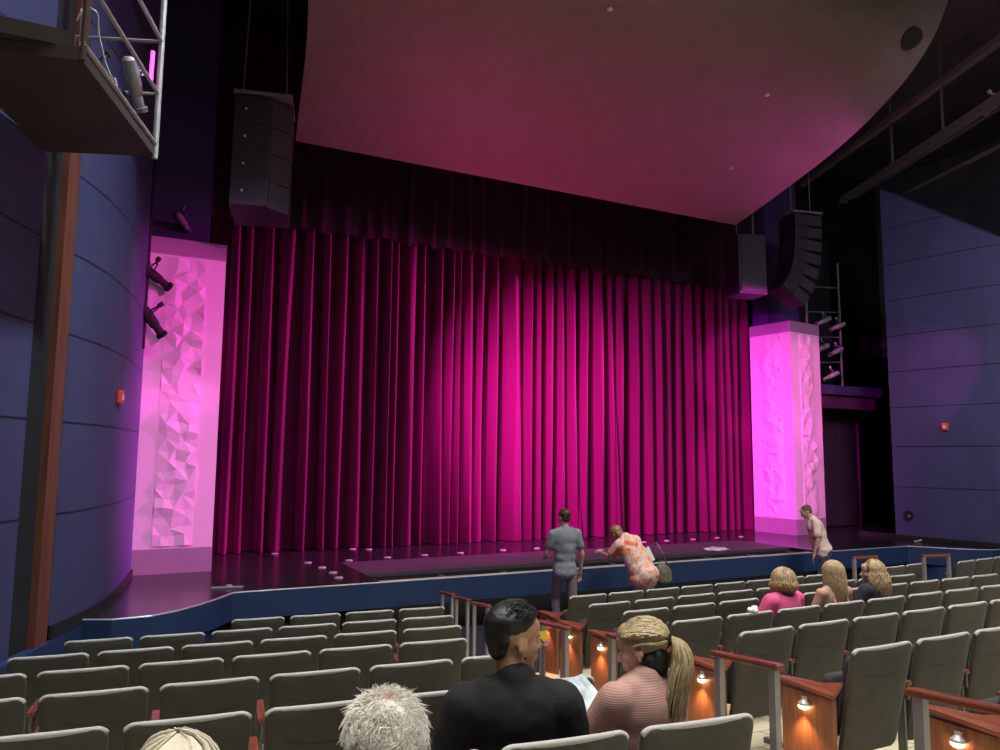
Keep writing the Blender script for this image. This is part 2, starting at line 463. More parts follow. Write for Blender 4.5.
# ------------------------------------------------------------------ relief columns
def relief(seed, W=.55, H=4.32, nx=4, nz=31):
    r = random.Random(seed); bm = bmesh.new()
    # a recessed plaster strip of triangular facets; local x across, z up, relief towards -y
    V_ = {}
    for i in range(nx+1):
        for j in range(nz+1):
            edge = i in (0, nx) or j in (0, nz)
            x = -W/2 + W*i/nx + (0 if i in (0, nx) else r.uniform(-.05, .05))
            z = H*j/nz + (0 if j in (0, nz) else r.uniform(-.05, .05))
            h = .002 if edge and r.random() < .6 else r.choice((.0, .012, .03, .05))*.75 + (.022 if (i+2*j) % 3 == 0 else 0)*r.random()
            V_[i, j] = bm.verts.new((x, -h, z))
    for i in range(nx):
        for j in range(nz):
            a, b_, c, d = V_[i, j], V_[i+1, j], V_[i+1, j+1], V_[i, j+1]
            if (i+j) % 2 == 0: bm.faces.new((a, b_, c)); bm.faces.new((a, c, d))
            else: bm.faces.new((a, b_, d)); bm.faces.new((b_, c, d))
    # side skirts closing the relief to the wall
    for (i0, j0, i1, j1) in [(0, j, 0, j+1) for j in range(nz)] + [(nx, j, nx, j+1) for j in range(nz)] + [(i, 0, i+1, 0) for i in range(nx)] + [(i, nz, i+1, nz) for i in range(nx)]:
        a, b_ = V_[i0, j0], V_[i1, j1]
        c = bm.verts.new((b_.co.x, .02, b_.co.z)); d = bm.verts.new((a.co.x, .02, a.co.z)); bm.faces.new((a, b_, c, d))
    bmesh.ops.recalc_face_normals(bm, faces=bm.faces)
    return bm
def column(name, corner, rz, width, depth, label, strips):
    """corner = front-left base corner; local x along the front face"""
    t = empty(name, (corner[0], corner[1], SZ), rz); tag(t, label, 'column')
    H0, H1, H2 = .36, 4.76, 5.02
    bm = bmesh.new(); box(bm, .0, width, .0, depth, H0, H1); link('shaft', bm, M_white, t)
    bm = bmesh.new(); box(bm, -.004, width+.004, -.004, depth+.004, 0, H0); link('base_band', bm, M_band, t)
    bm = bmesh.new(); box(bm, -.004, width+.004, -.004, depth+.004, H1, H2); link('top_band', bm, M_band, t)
    for face, c, seed in strips:
        bm = relief(seed)
        M_ = Matrix.Translation((c, -.003, H0+.04)) if face == 'front' else Matrix.Translation((-.003, c, H0+.04)) @ Matrix.Rotation(R(-90), 4, 'Z')
        bmesh.ops.transform(bm, matrix=M_, verts=bm.verts)
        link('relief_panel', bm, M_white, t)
    return t
column('relief_column', (.03, 12.22), R(1.5), 1.25, .9, 'tall pink lit column with one faceted relief strip at the left end of the stage', [('front', .69, 1)])
# right column: corner nearest the house, turned so two faces show
column('relief_column', (13.99, 12.65), R(8), 1.16, 1.15, 'bright magenta lit two sided column with faceted strips at the right end of the stage', [('front', .60, 2), ('left', .56, 3)])

# ------------------------------------------------------------------ ceiling reflector
prof = [(11.5, 7.42), (11, 7.53), (10.4, 7.69), (9.77, 7.86), (9.08, 8.06), (8.45, 8.31), (8.03, 8.52), (7.55, 8.8), (7.12, 9.2), (6.84, 9.69), (6.62, 10.35), (6.5, 11.1)]
lx = [2.13, 2.06, 1.98, 1.90, 1.78, 1.62, 1.50, 1.37, 1.25, 1.17, 1.12, 1.1]
M_cloud = mat('reflector_boards', (.17, .125, .12), .6, var=.07, vscale=2.5)
nt = M_cloud.node_tree; N = nt.nodes; L = nt.links; b = N['Principled BSDF']
tc = N.new('ShaderNodeTexCoord'); bk = N.new('ShaderNodeTexBrick'); mp = N.new('ShaderNodeMapping'); mp.inputs['Rotation'].default_value = (0, 0, R(90))
L.new(tc.outputs['Object'], mp.inputs['Vector']); L.new(mp.outputs['Vector'], bk.inputs['Vector'])
bk.inputs['Scale'].default_value = 1; bk.inputs['Brick Width'].default_value = 2.4; bk.inputs['Row Height'].default_value = .22
bk.inputs['Mortar Size'].default_value = .004; bk.inputs['Mortar'].default_value = (.12, .088, .085, 1)
src = b.inputs['Base Color'].links[0].from_socket
L.new(src, bk.inputs['Color1']); L.new(src, bk.inputs['Color2']); L.new(bk.outputs['Color'], b.inputs['Base Color'])
bm = bmesh.new(); nxc = 40
sm = []
for k in range(len(prof)-1):
    for f in (0, .25, .5, .75): sm.append([prof[k][q]*(1-f)+prof[k+1][q]*f for q in (0, 1)] + [lx[k]*(1-f)+lx[k+1]*f])
# smooth profile
for _ in range(3):
    sm = [sm[0]] + [[(sm[i-1][q]+2*sm[i][q]+sm[i+1][q])/4 for q in range(3)] for i in range(1, len(sm)-1)] + [sm[-1]]
g = [[bm.verts.new((l + (11.2-l)*i/nxc, y, z)) for i in range(nxc+1)] for y, z, l in sm]
for j in range(len(sm)-1):
    for i in range(nxc): bm.faces.new((g[j][i], g[j+1][i], g[j+1][i+1], g[j][i+1]))
bmesh.ops.recalc_face_normals(bm, faces=bm.faces)
bmesh.ops.solidify(bm, geom=bm.faces[:], thickness=.06)
cl = link('sound_reflector', bm, M_cloud, None, False); tag(cl, 'large curved wooden sound reflector hanging under the ceiling in front of the stage', 'reflector')
for p in cl.data.polygons: p.use_smooth = False
def cloud_pt(y):
    for a, b_ in zip(sm, sm[1:]):
        if b_[0] <= y <= a[0]:
            f = (a[0]-y)/(a[0]-b_[0]); return a[1]*(1-f)+b_[1]*f
for (x, y) in ((5.55, 7.9), (8.9, 8.35), (9.6, 9.9)):
    z = cloud_pt(y)
    bm = bmesh.new(); tube(bm, [(x, y, z-.0), (x, y, z-.07)], .022, 10); tube(bm, [(x, y, z-.07), (x, y, z-.085)], .04, 10)
    link('sprinkler_head', bm, M_nose, cl)
bm = bmesh.new(); tube(bm, [(10.75, 7.2, cloud_pt(7.2)+.06), (10.72, 7.1, cloud_pt(7.2)-.06)], .17, 20); link('lamp_port', bm, M_black, cl)
for x in (3, 6.2, 9.6):
    bm = bmesh.new(); tube(bm, [(x, 10.5, cloud_pt(10.5)+.05), (x, 10.5, 11.6)], .008, 6); link('suspension_wire', bm, M_leg, cl)

# ------------------------------------------------------------------ speaker arrays
def left_array():
    t = empty('speaker_array', (1.52, 10.6, 5.72), R(-14)); tag(t, 'hanging black stack of four loudspeaker cabinets left of the ceiling reflector', 'speaker')
    z = 1.66
    for k, tilt in enumerate((0, .02, .05, .10)):
        M_ = T(0, -.02*k, z, 0, -tilt)
        bm = bmesh.new(); box(bm, -.36, .13, -.35, .4, -.395, 0, M_, .012); cb = link('cabinet', bm, M_spk, t)
        bm = bmesh.new()
        poly = [(.135, -.30), (.39, -.10), (.39, .36), (.135, .4)]
        prism(bm, poly, -.39, -.008, M_); link('waveguide', bm, M_grille, t)
        bm = bmesh.new(); tube(bm, [M_ @ V((-.2, -.36, -.2)), M_ @ V((-.2, -.375, -.2))], .018, 8); link('bolt', bm, M_nose, t)
        z -= .405
    bm = bmesh.new(); box(bm, -.38, .40, -.37, .42, 1.68, 1.73, None, .008); box(bm, -.05, .05, -.1, .1, 1.73, 1.85); link('flying_frame', bm, M_leg, t)
    for sx in (-.3, .3):
        bm = bmesh.new(); tube(bm, [(sx, 0, 1.73), (sx*.6, 0, 5.88)], .012, 6); link('chain', bm, M_leg, t)
left_array()
def right_array():
    t = empty('speaker_array', (13.12, 12.0, 6.05), R(-12)); tag(t, 'hanging curved black line of loudspeakers above the right column', 'speaker')
    z = 1.95; y = .0; a = 0; x = .45
    for k in range(7):
        a = k*k*R(1.15); M_ = T(x, y, z, 0, 0, a*.9)
        bm = bmesh.new(); box(bm, -.32, .0, -.3, .3, -.27, 0, M_, .01); link('cabinet', bm, M_spk, t)
        bm = bmesh.new(); box(bm, .006, .40, -.28, .28, -.262, -.008, M_, .03); link('waveguide', bm, M_grille, t)
        z -= .285*math.cos(a); x -= .285*math.sin(a)*.9
    bm = bmesh.new(); box(bm, .1, .88, -.28, .3, 1.98, 2.03); link('flying_frame', bm, M_leg, t)
    for sx in (.25, .75):
        bm = bmesh.new(); tube(bm, [(sx, 0, 2.03), (sx, 0, 5.4)], .012, 6); link('chain', bm, M_leg, t)
right_array()
t = empty('subwoofer', (12.02, 12.05, 5.93), R(-14)); tag(t, 'tall narrow purple lit black loudspeaker hanging left of the curved line array', 'speaker')
bm = bmesh.new(); box(bm, -.33, .33, -.3, .3, .1, 1.42, None, .015); link('cabinet', bm, M_spk, t)
bm = bmesh.new(); box(bm, -.29, .29, -.325, -.302, .15, 1.37); link('grille', bm, M_grille, t)
for sx in (-.2, .2):
    bm = bmesh.new(); tube(bm, [(sx, 0, 1.41), (sx, 0, 5.672)], .012, 6); link('chain', bm, M_leg, t)

# ------------------------------------------------------------------ left lighting platform
PZ = 5.3
pf = empty('lighting_platform', (-.4, 7, PZ)); tag(pf, 'dark lighting platform with metal railings high on the left wall', 'platform')
q0, q1, q2, q3 = V((.11, 7.60, 0)), V((-.42, 5.92, 0)), V((-1.35, 6.15, 0)), V((-.80, 7.95, 0))
def pl(bmf, name, m, smooth=False): return local(pf, bmf, name, m, smooth)
pl(lambda bm: prism(bm, [(q.x, q.y) for q in (q0, q3, q2, q1)], PZ, PZ+.10), 'deck', M_brown)
e = (q0-q1)
def onrail(f, z, off=0): p = q1 + e*f; return (p.x+off, p.y, z)
pl(lambda bm: tube(bm, [onrail(-.01, PZ+.12), onrail(1.01, PZ+.12)], .022), 'toe_rail', M_rail)
pl(lambda bm: tube(bm, [onrail(0, PZ+.62), onrail(1, PZ+.62)], .018), 'mid_rail', M_rail)
pl(lambda bm: tube(bm, [onrail(0, PZ+1.15), onrail(1, PZ+1.15)], .02), 'top_rail', M_rail)
pl(lambda bm: tube(bm, [onrail(1, PZ-.02), onrail(1, PZ+3.2)], .028), 'post', M_rail)
pl(lambda bm: tube(bm, [onrail(0, PZ), onrail(0, PZ+3.0)], .022), 'post', M_brown)
f2 = q3
for z in (.62, 1.15):
    pl(lambda bm: tube(bm, [(q0.x, q0.y, PZ+z), (q3.x, q3.y, PZ+z)], .016), 'end_rail', M_rail)
    pl(lambda bm: tube(bm, [(q1.x, q1.y, PZ+z), (q2.x, q2.y, PZ+z)], .03), 'near_rail', M_brown)
pl(lambda bm: box(bm, -1.02, -.48, 5.96, 6.04, PZ+.1, PZ+.22), 'kick_plate', M_brown)
# gear on the platform : lamps, cables, a glowing tube
def fixture(name, loc, rot, label, m=M_spk, s=1, group=None):
    t = empty(name, loc); t.rotation_euler = rot; tag(t, label, 'stage light', group)
    bm = bmesh.new(); tube(bm, [(0, -.20*s, 0), (0, -.17*s, 0), (0, .02*s, 0), (0, .2*s, 0), (0, .22*s, 0), (0, .34*s, 0)], [.04*s, .075*s, .085*s, .075*s, .06*s, .06*s], 14); link('barrel', bm, m, t, False)
    bm = bmesh.new(); tube(bm, [(0, .34*s, 0), (0, .35*s, 0), (0, .40*s, 0)], [.07*s, .085*s, .085*s], 14, False); bmesh.ops.solidify(bm, geom=bm.faces[:], thickness=.004); link('lens_hood', bm, m, t)
    bm = bmesh.new(); tube(bm, [(-.1*s, 0, 0), (-.105*s, 0, .12*s), (-.05*s, 0, .19*s), (.05*s, 0, .19*s), (.105*s, 0, .12*s), (.1*s, 0, 0)], .012*s, 6); link('yoke', bm, m, t)
    bm = bmesh.new(); tube(bm, [(0, 0, .18*s), (0, 0, .26*s)], .02*s, 8); box(bm, -.03*s, .03*s, -.03*s, .03*s, .24*s, .31*s); link('clamp', bm, m, t)
    return t
fixture('stage_light', (-.12, 7.32, PZ+.62), (R(-50), 0, R(-25)), 'pale grey spotlight clamped behind the rail of the high left platform', M_grey, .8)
fixture('stage_light', (-.42, 7.15, PZ+.55), (R(-35), 0, R(-60)), 'black spotlight hanging among cables on the high left platform', M_black, .8)
def cable(pts, label, r=.008):
    bm = bmesh.new(); P_ = [V(p) for p in pts]; out = []
    for i in range(len(P_)-1):
        p0 = P_[max(i-1, 0)]; p1 = P_[i]; p2 = P_[i+1]; p3 = P_[min(i+2, len(P_)-1)]
        for k in range(6):
            s = k/6; out.append(.5*((2*p1)+(-p0+p2)*s+(2*p0-5*p1+4*p2-p3)*s*s+(-p0+3*p1-3*p2+p3)*s**3))
    out.append(P_[-1]); tube(bm, out, r, 6); o = link('cable', bm, M_cable, None, True); tag(o, label, 'cable'); return o
cable([(-.55, 6.9, PZ+.8), (-.50, 6.85, PZ+.9), (-.40, 6.8, PZ+.85), (-.38, 6.85, PZ+.7), (-.30, 6.95, PZ+.45), (-.22, 7.0, PZ+.35)], 'thin white cable looping from the spotlight on the high left platform')
cable([(-.50, 6.6, PZ+.75), (-.47, 6.62, PZ+.5), (-.40, 6.66, PZ+.3), (-.37, 6.7, PZ+.15), (-.27, 6.8, PZ+.12), (-.22, 6.85, PZ+.22), (-.24, 6.84, PZ+.34)], 'coiled white cable lying on the edge of the high left platform')
bm = bmesh.new(); tube(bm, [(.035, 7.42, PZ+.66), (.04, 7.44, PZ+.95)], .018, 10)
o = link('lamp_tube', bm, M_mtube); tag(o, 'glowing magenta tube lamp by the corner post of the left platform', 'lamp')
# sidelights clamped to the edge of the left wall
fixture('stage_light', (.20, 11.85, 5.12), (R(-28), 0, R(-62)), 'upper black spotlight on the edge of the left blue wall', M_black, .9)
fixture('stage_light', (.20, 11.85, 4.50), (R(-48), 0, R(-62)), 'lower black spotlight on the edge of the left blue wall', M_black, .95)
bm = bmesh.new(); tube(bm, [(.17, 11.9, 4.0), (.17, 11.9, 8.0)], .025, 8)
o = link('lighting_pipe', bm, M_black); tag(o, 'vertical black pipe at the edge of the left blue wall carrying two spotlights', 'pipe')
fixture('stage_light', (.62, 13.1, 6.35), (R(-20), 0, R(-30)), 'dim grey spotlight above the left pink column', M_leg, .8)

# ------------------------------------------------------------------ right wing
# ledge with booth opening
bm = bmesh.new(); box(bm, 14.95, 17.6, 13.0, 13.5, 4.12, 4.35); link_o = struct('trim_box_ledge', bm, M_violet)
M_plum = mat('plum_drape', (.07, .01, .055), .85, var=.15, vscale=6)
bm = bmesh.new(); box(bm, 15.05, 17.5, 13.12, 13.45, 3.78, 4.12); struct('trim_box_front', bm, M_plum)
bm = bmesh.new()
rows = []
for j in range(6):
    z = SZ+.02+(3.76-SZ)*j/5; rows.append([bm.verts.new((16.25+1.5*i/60, 13.9+.05*math.sin(i*.9+.2*j), z)) for i in range(61)])
for a, b_ in zip(rows, rows[1:]):
    for i in range(60): bm.faces.new((a[i], a[i+1], b_[i+1], b_[i]))
o = link('side_drape', bm, M_plum, None, True); tag(o, 'dark plum drape in the doorway right of the magenta column', 'drape')
bm = bmesh.new(); box(bm, 14.9, 17.8, 14.6, 14.8, SZ, 9.0); struct('wall_wing_right', bm, M_black)
# ladder of pipes with lights
lad = empty('lighting_ladder', (15.7, 13.3, 4.35)); tag(lad, 'dark pipe ladder of stage lights standing on the ledge right of the column', 'rack')
for x in (15.25, 16.45):
    local(lad, lambda bm: tube(bm, [(x, 13.25, 4.35), (x, 13.25, 7.6)], .03), 'upright', M_leg)
for z in (4.9, 5.55, 6.2, 6.85):
    local(lad, lambda bm: tube(bm, [(15.2, 13.25, z), (16.5, 13.25, z+.1)], .02), 'crossbar', M_leg)
for x, z, rz in ((15.9, 4.62, 60), (15.6, 5.3, 75), (16.1, 5.25, 80), (15.7, 6.0, 70), (16.2, 5.9, 65)):
    fixture('stage_light', (x, 13.05, z), (R(-25), 0, R(rz)), 'small dark spotlight on the pipe ladder right of the magenta column', M_grey, .75, 'spotlights on the right pipe ladder')

# ceiling catwalk upper right
cw = empty('catwalk', (15, 9, 9)); tag(cw, 'dark overhead catwalk beams under the ceiling at the upper right', 'catwalk')
for k, (a, b_, w, m) in enumerate((((13.2, 6.2, 9.0), (15.9, 12.6, 9.0), .10, M_grey), ((13.9, 6.2, 9.25), (16.4, 12.6, 9.2), .07, M_dark), ((14.6, 6.2, 8.75), (16.6, 12.0, 8.8), .05, M_grey), ((12.6, 6.2, 9.6), (15.4, 13.4, 9.6), .09, M_dark))):
    local(cw, lambda bm: tube(bm, [a, b_], w, 4), 'beam', M_dark if k != 0 else M_leg)
for y in (7.6, 9.2, 10.8):
    local(cw, lambda bm: tube(bm, [(14.1+(y-7.6)*.4, y, 9.1), (14.1+(y-7.6)*.4, y, 11.6)], .03, 6), 'hanger', M_dark)
fixture('stage_light', (14.6, 8.0, 9.35), (R(-40), 0, R(50)), 'pale spotlight on the dark catwalk at the upper right', M_nose, .9)

# alarms and outlet
def strobe(x, y, z, rz, label):
    t = empty('fire_alarm', (x, y, z), rz); tag(t, label, 'alarm')
    bm = bmesh.new(); box(bm, -.065, .065, -.05, 0, -.08, .08, None, .01); link('housing', bm, M_red, t)
    bm = bmesh.new(); box(bm, -.03, .03, -.062, -.05, -.04, .03, None, .004); link('lens', bm, M_clear, t)
strobe(-.10+.01, 10.06, 3.17, R(78), 'small red fire alarm on the left blue wall')
strobe(15.82, 10.2, 3.22, R(-78), 'small red fire alarm on the right blue wall')
t = empty('wall_outlet', (15.68, 11.05, 1.27), R(-82)); tag(t, 'small dark round outlet low on the right blue wall', 'outlet')
bm = bmesh.new(); tube(bm, [(0, -.03, 0), (0, .0, 0)], .11, 16); link('plate', bm, M_black, t)
bm = bmesh.new(); tube(bm, [(.03, -.05, 0), (.03, -.03, 0)], .03, 10); link('socket', bm, M_grey, t)
bm = bmesh.new(); tube(bm, [(0, 0, .03), (.12, .03, .02), (.22, .0, .05)], .02, 6); o = link('floor_hook', bm, M_nose); o.location = (15.2, 10.6, SZ); tag(o, 'small shiny fitting on the right wing of the stage floor', 'fitting')

# ------------------------------------------------------------------ seats
def rrect(w0, w1, z0, z1, rt, rb, n=6):
    """outline: w0 half width at the bottom, w1 at the top"""
    pts = []
    def arc(cx, cz, r, a0, a1):
        for k in range(n+1):
            a = R(a0+(a1-a0)*k/n); pts.append((cx+r*math.cos(a), cz+r*math.sin(a)))
    arc(w0-rb, z0+rb, rb, -90, 0); arc(w1-rt, z1-rt, rt, 0, 90); arc(-w1+rt, z1-rt, rt, 90, 180); arc(-w0+rb, z0+rb, rb, 180, 270)
    return pts
def pad(bm, out, cz, y0, y1, ins, lean, bulge, hw):
    """rounded slab from outline; y0 rear, y1 front"""
    def pos(x, z, y): return (x, y + (z-.87)*lean - bulge*(1-(x/hw)**2), z)
    layers = [(0., .0, y0), (.3, .0, y0), (.6, 0, y0), (.85, 0, y0+.001), (1, ins, y0+.004), (1, ins*.3, y0+(y1-y0)*.18), (1, 0, y0+(y1-y0)*.42), (1, 0, y0+(y1-y0)*.6), (1, ins*.3, y0+(y1-y0)*.85), (1, ins, y1-.002), (.85, 0, y1), (.6, 0, y1), (.3, 0, y1), (0, 0, y1)]
    rings = []
    for s, i_, y in layers:
        if s == 0: rings.append([bm.verts.new(pos(0, cz, y))]); continue
        ring = []
        for x, z in out:
            d = V((x, z-cz)); l = d.length; d *= (max(0, l-(i_ if s == 1 else ins*1.6)))/l*s
            ring.append(bm.verts.new(pos(d.x, cz+d.y, y)))
        rings.append(ring)
    n = len(out)
    for a, b_ in zip(rings, rings[1:]):
        for k in range(n):
            k2 = (k+1) % n
            if len(a) == 1: bm.faces.new((a[0], b_[k2], b_[k]))
            elif len(b_) == 1: bm.faces.new((a[k], a[k2], b_[0]))
            else: bm.faces.new((a[k], a[k2], b_[k2], b_[k]))
    bmesh.ops.recalc_face_normals(bm, faces=bm.faces)
LEAN = -.22
def make_seat():
    t = empty('theatre_seat')
    bm = bmesh.new(); pad(bm, rrect(.235, .252, .25, .87, .045, .05), .56, -.02, .022, .012, LEAN, .012, .25); link('backrest', bm, M_seat, t, True)
    # lit rounded top of the back, its light painted as a pale edge
    out = rrect(.235, .252, .25, .87, .045, .05)
    pts = [p for p in out if p[1] > .845]
    pts = sorted(pts, key=lambda p: p[0]); path = [(x, .001+(z-.87)*LEAN-.012*(1-(x/.25)**2), z-.005) for x, z in pts]
    mid = [(x/10*.2, .001 - .012*(1-(x/10*.2/.25)**2), .865) for x in range(-9, 10)]
    lft = [p for p in path if p[0] < -.2]; rgt = [p for p in path if p[0] > .2]
    bm = bmesh.new(); tube(bm, lft + mid + rgt, .0125, 8)
    for v in bm.verts: v.co.y = v.co.y*1.0
    link('top_edge', bm, M_edge, t, True)
    bm = bmesh.new(); pad(bm, rrect(.205, .215, .40, .82, .05, .05), .61, .026, .085, .02, LEAN, .0, .25); link('back_cushion', bm, M_cush, t, True)
    # folded-up seat pad
    bm = bmesh.new(); pad(bm, rrect(.205, .215, .34, .68, .05, .04), .51, .0, .07, .02, 0, .0, .25)
    bmesh.ops.transform(bm, matrix=T(0, .17, .0, 0, R(-2)), verts=bm.verts); link('seat_pad', bm, M_cush, t, True)
    for s in (1,):
        bm = bmesh.new(); box(bm, s*.279-.008, s*.279+.008, .08, .13, 0, .60); box(bm, s*.279-.02, s*.279+.02, .02, .32, -.02, .02); box(bm, s*.279-.007, s*.279+.007, .05, .36, .52, .60)
        link('standard', bm, M_leg, t)
        bm = bmesh.new(); box(bm, s*.279-.026, s*.279+.026, .04, .40, .60, .63, None, .01); link('armrest', bm, M_capwood, t)
    return t
ORD = ['first', 'second', 'third', 'fourth', 'fifth', 'sixth', 'seventh', 'eighth', 'ninth', 'tenth', 'eleventh', 'twelfth']
ROWN = ['front row', 'second row', 'third row', 'fourth row', 'fifth row', 'sixth row', 'seventh row', 'eighth row']
seat0 = make_seat(); used = [False]
def seat(x, y, rz, label, group):
    o = seat0 if not used[0] else copy_tree(seat0)
    used[0] = True
    o.location = (x, y, floor_h(x, y+.15)); o.rotation_euler = (0, 0, rz)
    tag(o, label, 'seat', group); return o
PITCH = .56
# left block (rows angled 6 degrees): start x of first left corner, y at x=1, count
left_rows = [(1.05, 8.0, 4), (-.35, 7.07, 6), (-.65, 6.17, 6), (-.96, 5.33, 6), (-.88, 4.43, 6), (-.5, 3.50, 5), (.10, 2.44, 4), (-.42, 1.33, 3)]
seatpos = {}
rz = -R(6)
for i, (x0, yy, n) in enumerate(left_rows):
    for k in range(n):
        s = (x0-1) + PITCH*k + .2525
        x = 1 + s*math.cos(rz); y = yy + s*math.sin(rz)
        q = n-1-k
        occ = ''
        seatpos['L', i, k] = (x, y)
        seat(x, y, rz, f'grey theatre seat, {ORD[q]} from the aisle in the {ROWN[i]}, left block', 'grey theatre seats of the left block')
centre_rows = [(4.61, 7.43, 8), (4.22, 6.44, 9), (4.06, 5.64, 10), (3.88, 4.75, 8), (3.79, 3.94, 6), (3.72, 3.0, 4), (3.67, 2.10, 2)]
for i, (x0, yy, n) in enumerate(centre_rows):
    p = .535 if i == 0 else .56
    for k in range(n):
        x = x0 + p*k + .2525; seatpos['C', i, k] = (x, yy)
        seat(x, yy, R(0), f'grey theatre seat, {ORD[k]} from the aisle in the {ROWN[i]}, centre block', 'grey theatre seats of the centre block')
for i, (x0, yy, n) in enumerate([(10.2, 7.62, 2), (11.5, 7.35, 4)]):
    for k in range(n):
        x = x0 + .25 + .55*k; y = yy + k*.05
        seat(x, y, R(5), f'grey theatre seat, {ORD[k]} seat {"left" if i == 0 else "right"} of the posts, far right block', 'grey theatre seats of the far right block')

# aisle end panels with step lights
def end_panel():
    t = empty('aisle_end_panel')
    bm = bmesh.new(); box(bm, -.018, .018, -.01, .34, .0, .615, None, .004); link('panel', bm, M_panelwood, t)
    bm = bmesh.new()
    # sculpted cap: left edge runs level, rear inner corner lifts towards the seat
    pts = [(-.03, -.03, .615), (-.03, .37, .635), (.03, .37, .635), (.06, .12, .65), (.075, -.02, .685)]
    lo = [bm.verts.new(p) for p in pts]; hi = [bm.verts.new((x, y, z+.022)) for x, y, z in pts]
    for k in range(5): bm.faces.new((lo[k], lo[(k+1) % 5], hi[(k+1) % 5], hi[k]))
    fs = [bm.faces.new(lo[::-1]), bm.faces.new(hi)]; bmesh.ops.triangulate(bm, faces=fs); bmesh.ops.recalc_face_normals(bm, faces=bm.faces)
    bmesh.ops.bevel(bm, geom=bm.edges[:], offset=.006, segments=2, affect='EDGES'); link('cap', bm, M_capwood, t)
    st = empty('step_light'); st.parent = t
    bm = bmesh.new(); tube(bm, [(-.03, .17, .575), (-.03, .17, .558), (-.03, .17, .545)], [.012, .03, .034], 14); box(bm, -.03, -.018, .155, .185, .55, .59); h = link('hood', bm, M_nose, t)
    bm = bmesh.new(); ell(bm, (-.033, .17, .537), (.028, .032, .018)); link('lamp', bm, M_bulb, t, True)
    bpy.data.objects.remove(st)
    return t
ep = end_panel()
panel_at = [(4.55, 7.53, 0), (4.17, 6.53, 1), (3.96, 5.68, 2), (3.68, 4.75, 3), (3.66, 3.95, 4), (3.60, 3.02, 5), (3.56, 2.10, 6)]
panel_at = [(4.52, 7.55), (4.16, 6.50), (3.97, 5.64), (3.83, 4.78), (3.71, 4.02), (3.64, 3.08), (3.60, 2.15)]
for i, (x, y) in enumerate(panel_at):
    o = ep if i == 0 else copy_tree(ep)
    o.location = (x, y, floor_h(x, y+.15)); o.rotation_euler = (0, 0, R(3))
    tag(o, f'wooden end panel with glowing step light beside the {ROWN[i]}, centre block', 'end panel', 'wooden end panels along the aisle')
    lt = bpy.data.lights.new('step_spot', 'SPOT'); lt.energy = 10; lt.color = (1, .55, .20); lt.spot_size = R(110); lt.spot_blend = .8; lt.shadow_soft_size = .015
    lo = bpy.data.objects.new('step_spot', lt); C.objects.link(lo); lo.location = (x-.05-.012, y+.17, floor_h(x, y+.15)+.505); lo.rotation_euler = (R(0), R(14), 0)

# short two-post aisle rails beside the left block
def make_rail(L_=.50):
    t = empty('aisle_rail')
    for y in (.05, L_-.05):
        bm = bmesh.new(); box(bm, -.014, .014, y-.022, y+.022, -.02 - .115*y, .965 - .115*y); link('post', bm, M_grey, t)
    bm = bmesh.new(); box(bm, -.024, .024, 0, L_, -.014, .014, None, .008); bmesh.ops.transform(bm, matrix=T(0, 0, .968, 0, -.115), verts=bm.verts); link('wooden_cap', bm, M_capwood, t)
    return t
rail0 = make_rail()
rails = [(3.36, 7.85, 'front row'), (3.19, 7.05, 'second row'), (3.03, 6.25, 'third row'), (2.85, 5.3, 'fourth row'), (2.68, 4.33, 'fifth row'), (2.64, 3.42, 'sixth row'), (2.63, 2.49, 'seventh row'), (2.55, 1.38, 'last row')]
for i, (x, y, w) in enumerate(rails):
    o = rail0 if i == 0 else copy_tree(rail0)
    o.location = (x, y, floor_h(x, y)); o.rotation_euler = (0, 0, R(-7))
    tag(o, f'two post wood capped rail at the aisle end of the {w}, left block', 'handrail', 'short wood capped rails along the aisle')
for (x0, y0, x1, y1, w) in ((9.72, 7.78, 10.16, 7.70, 'behind the girls with long hair'), (10.9, 7.5, 11.42, 7.40, 'between the seats at the far right')):
    t = empty('aisle_rail', (x0, y0, 0)); tag(t, f'two post wood capped rail standing {w}', 'handrail', 'short wood capped rails at the far right')
    h = floor_h(x0, y0); d = V((x1-x0, y1-y0, 0))
    for f in (.06, .94):
        bm = bmesh.new(); p = d*f; box(bm, p.x-.025, p.x+.025, p.y-.02, p.y+.02, h-.02, 1.04); link('post', bm, M_grey, t)
    bm = bmesh.new(); tube(bm, [(0, 0, 1.055), (d.x, d.y, 1.055)], .024, 8); link('wooden_cap', bm, M_capwood, t)
# ------------------------------------------------------------------ people
def skinmat(name, c): return mat(name, c, .5, var=.06, vscale=12, spec=.35)
S_tan = skinmat('skin_tan', (.46, .25, .155)); S_fair = skinmat('skin_fair', (.58, .34, .25)); S_pale = skinmat('skin_pale', (.62, .42, .33))
M_eye = mat('eye_white', (.42, .40, .38), .35); M_iris = mat('eye_iris', (.03, .02, .015), .2)
H_black = mat('black_hair', (.014, .014, .013), .45, var=.3, vscale=60, spec=.5)
H_brown = mat('brown_hair', (.06, .035, .02), .5, var=.3, vscale=60)
H_dkbl = mat('dark_blonde_hair', (.27, .18, .09), .5, var=.35, vscale=40)
H_blond = mat('blonde_hair', (.42, .33, .18), .45, var=.3, vscale=40)
H_lb = mat('light_blonde_hair', (.50, .36, .19), .45, var=.3, vscale=40)
H_white = mat('white_hair', (.92, .86, .78), .55, var=.15, vscale=40)
H_cream = mat('cream_white_hair', (.72, .65, .50), .5, var=.12, vscale=30)
H_grey = mat('grey_brown_hair', (.11, .09, .08), .6, var=.3, vscale=60)
F_black = mat('black_sweatshirt', (.013, .014, .014), .9, var=.15, vscale=10, bump=.3, bscale=150)
F_greyt = mat('grey_tshirt', (.22, .25, .29), .9, var=.15, vscale=10, bump=.2, bscale=80)
F_mauve = mat('mauve_trousers', (.20, .15, .19), .9, var=.15, vscale=15, bump=.2, bscale=80)
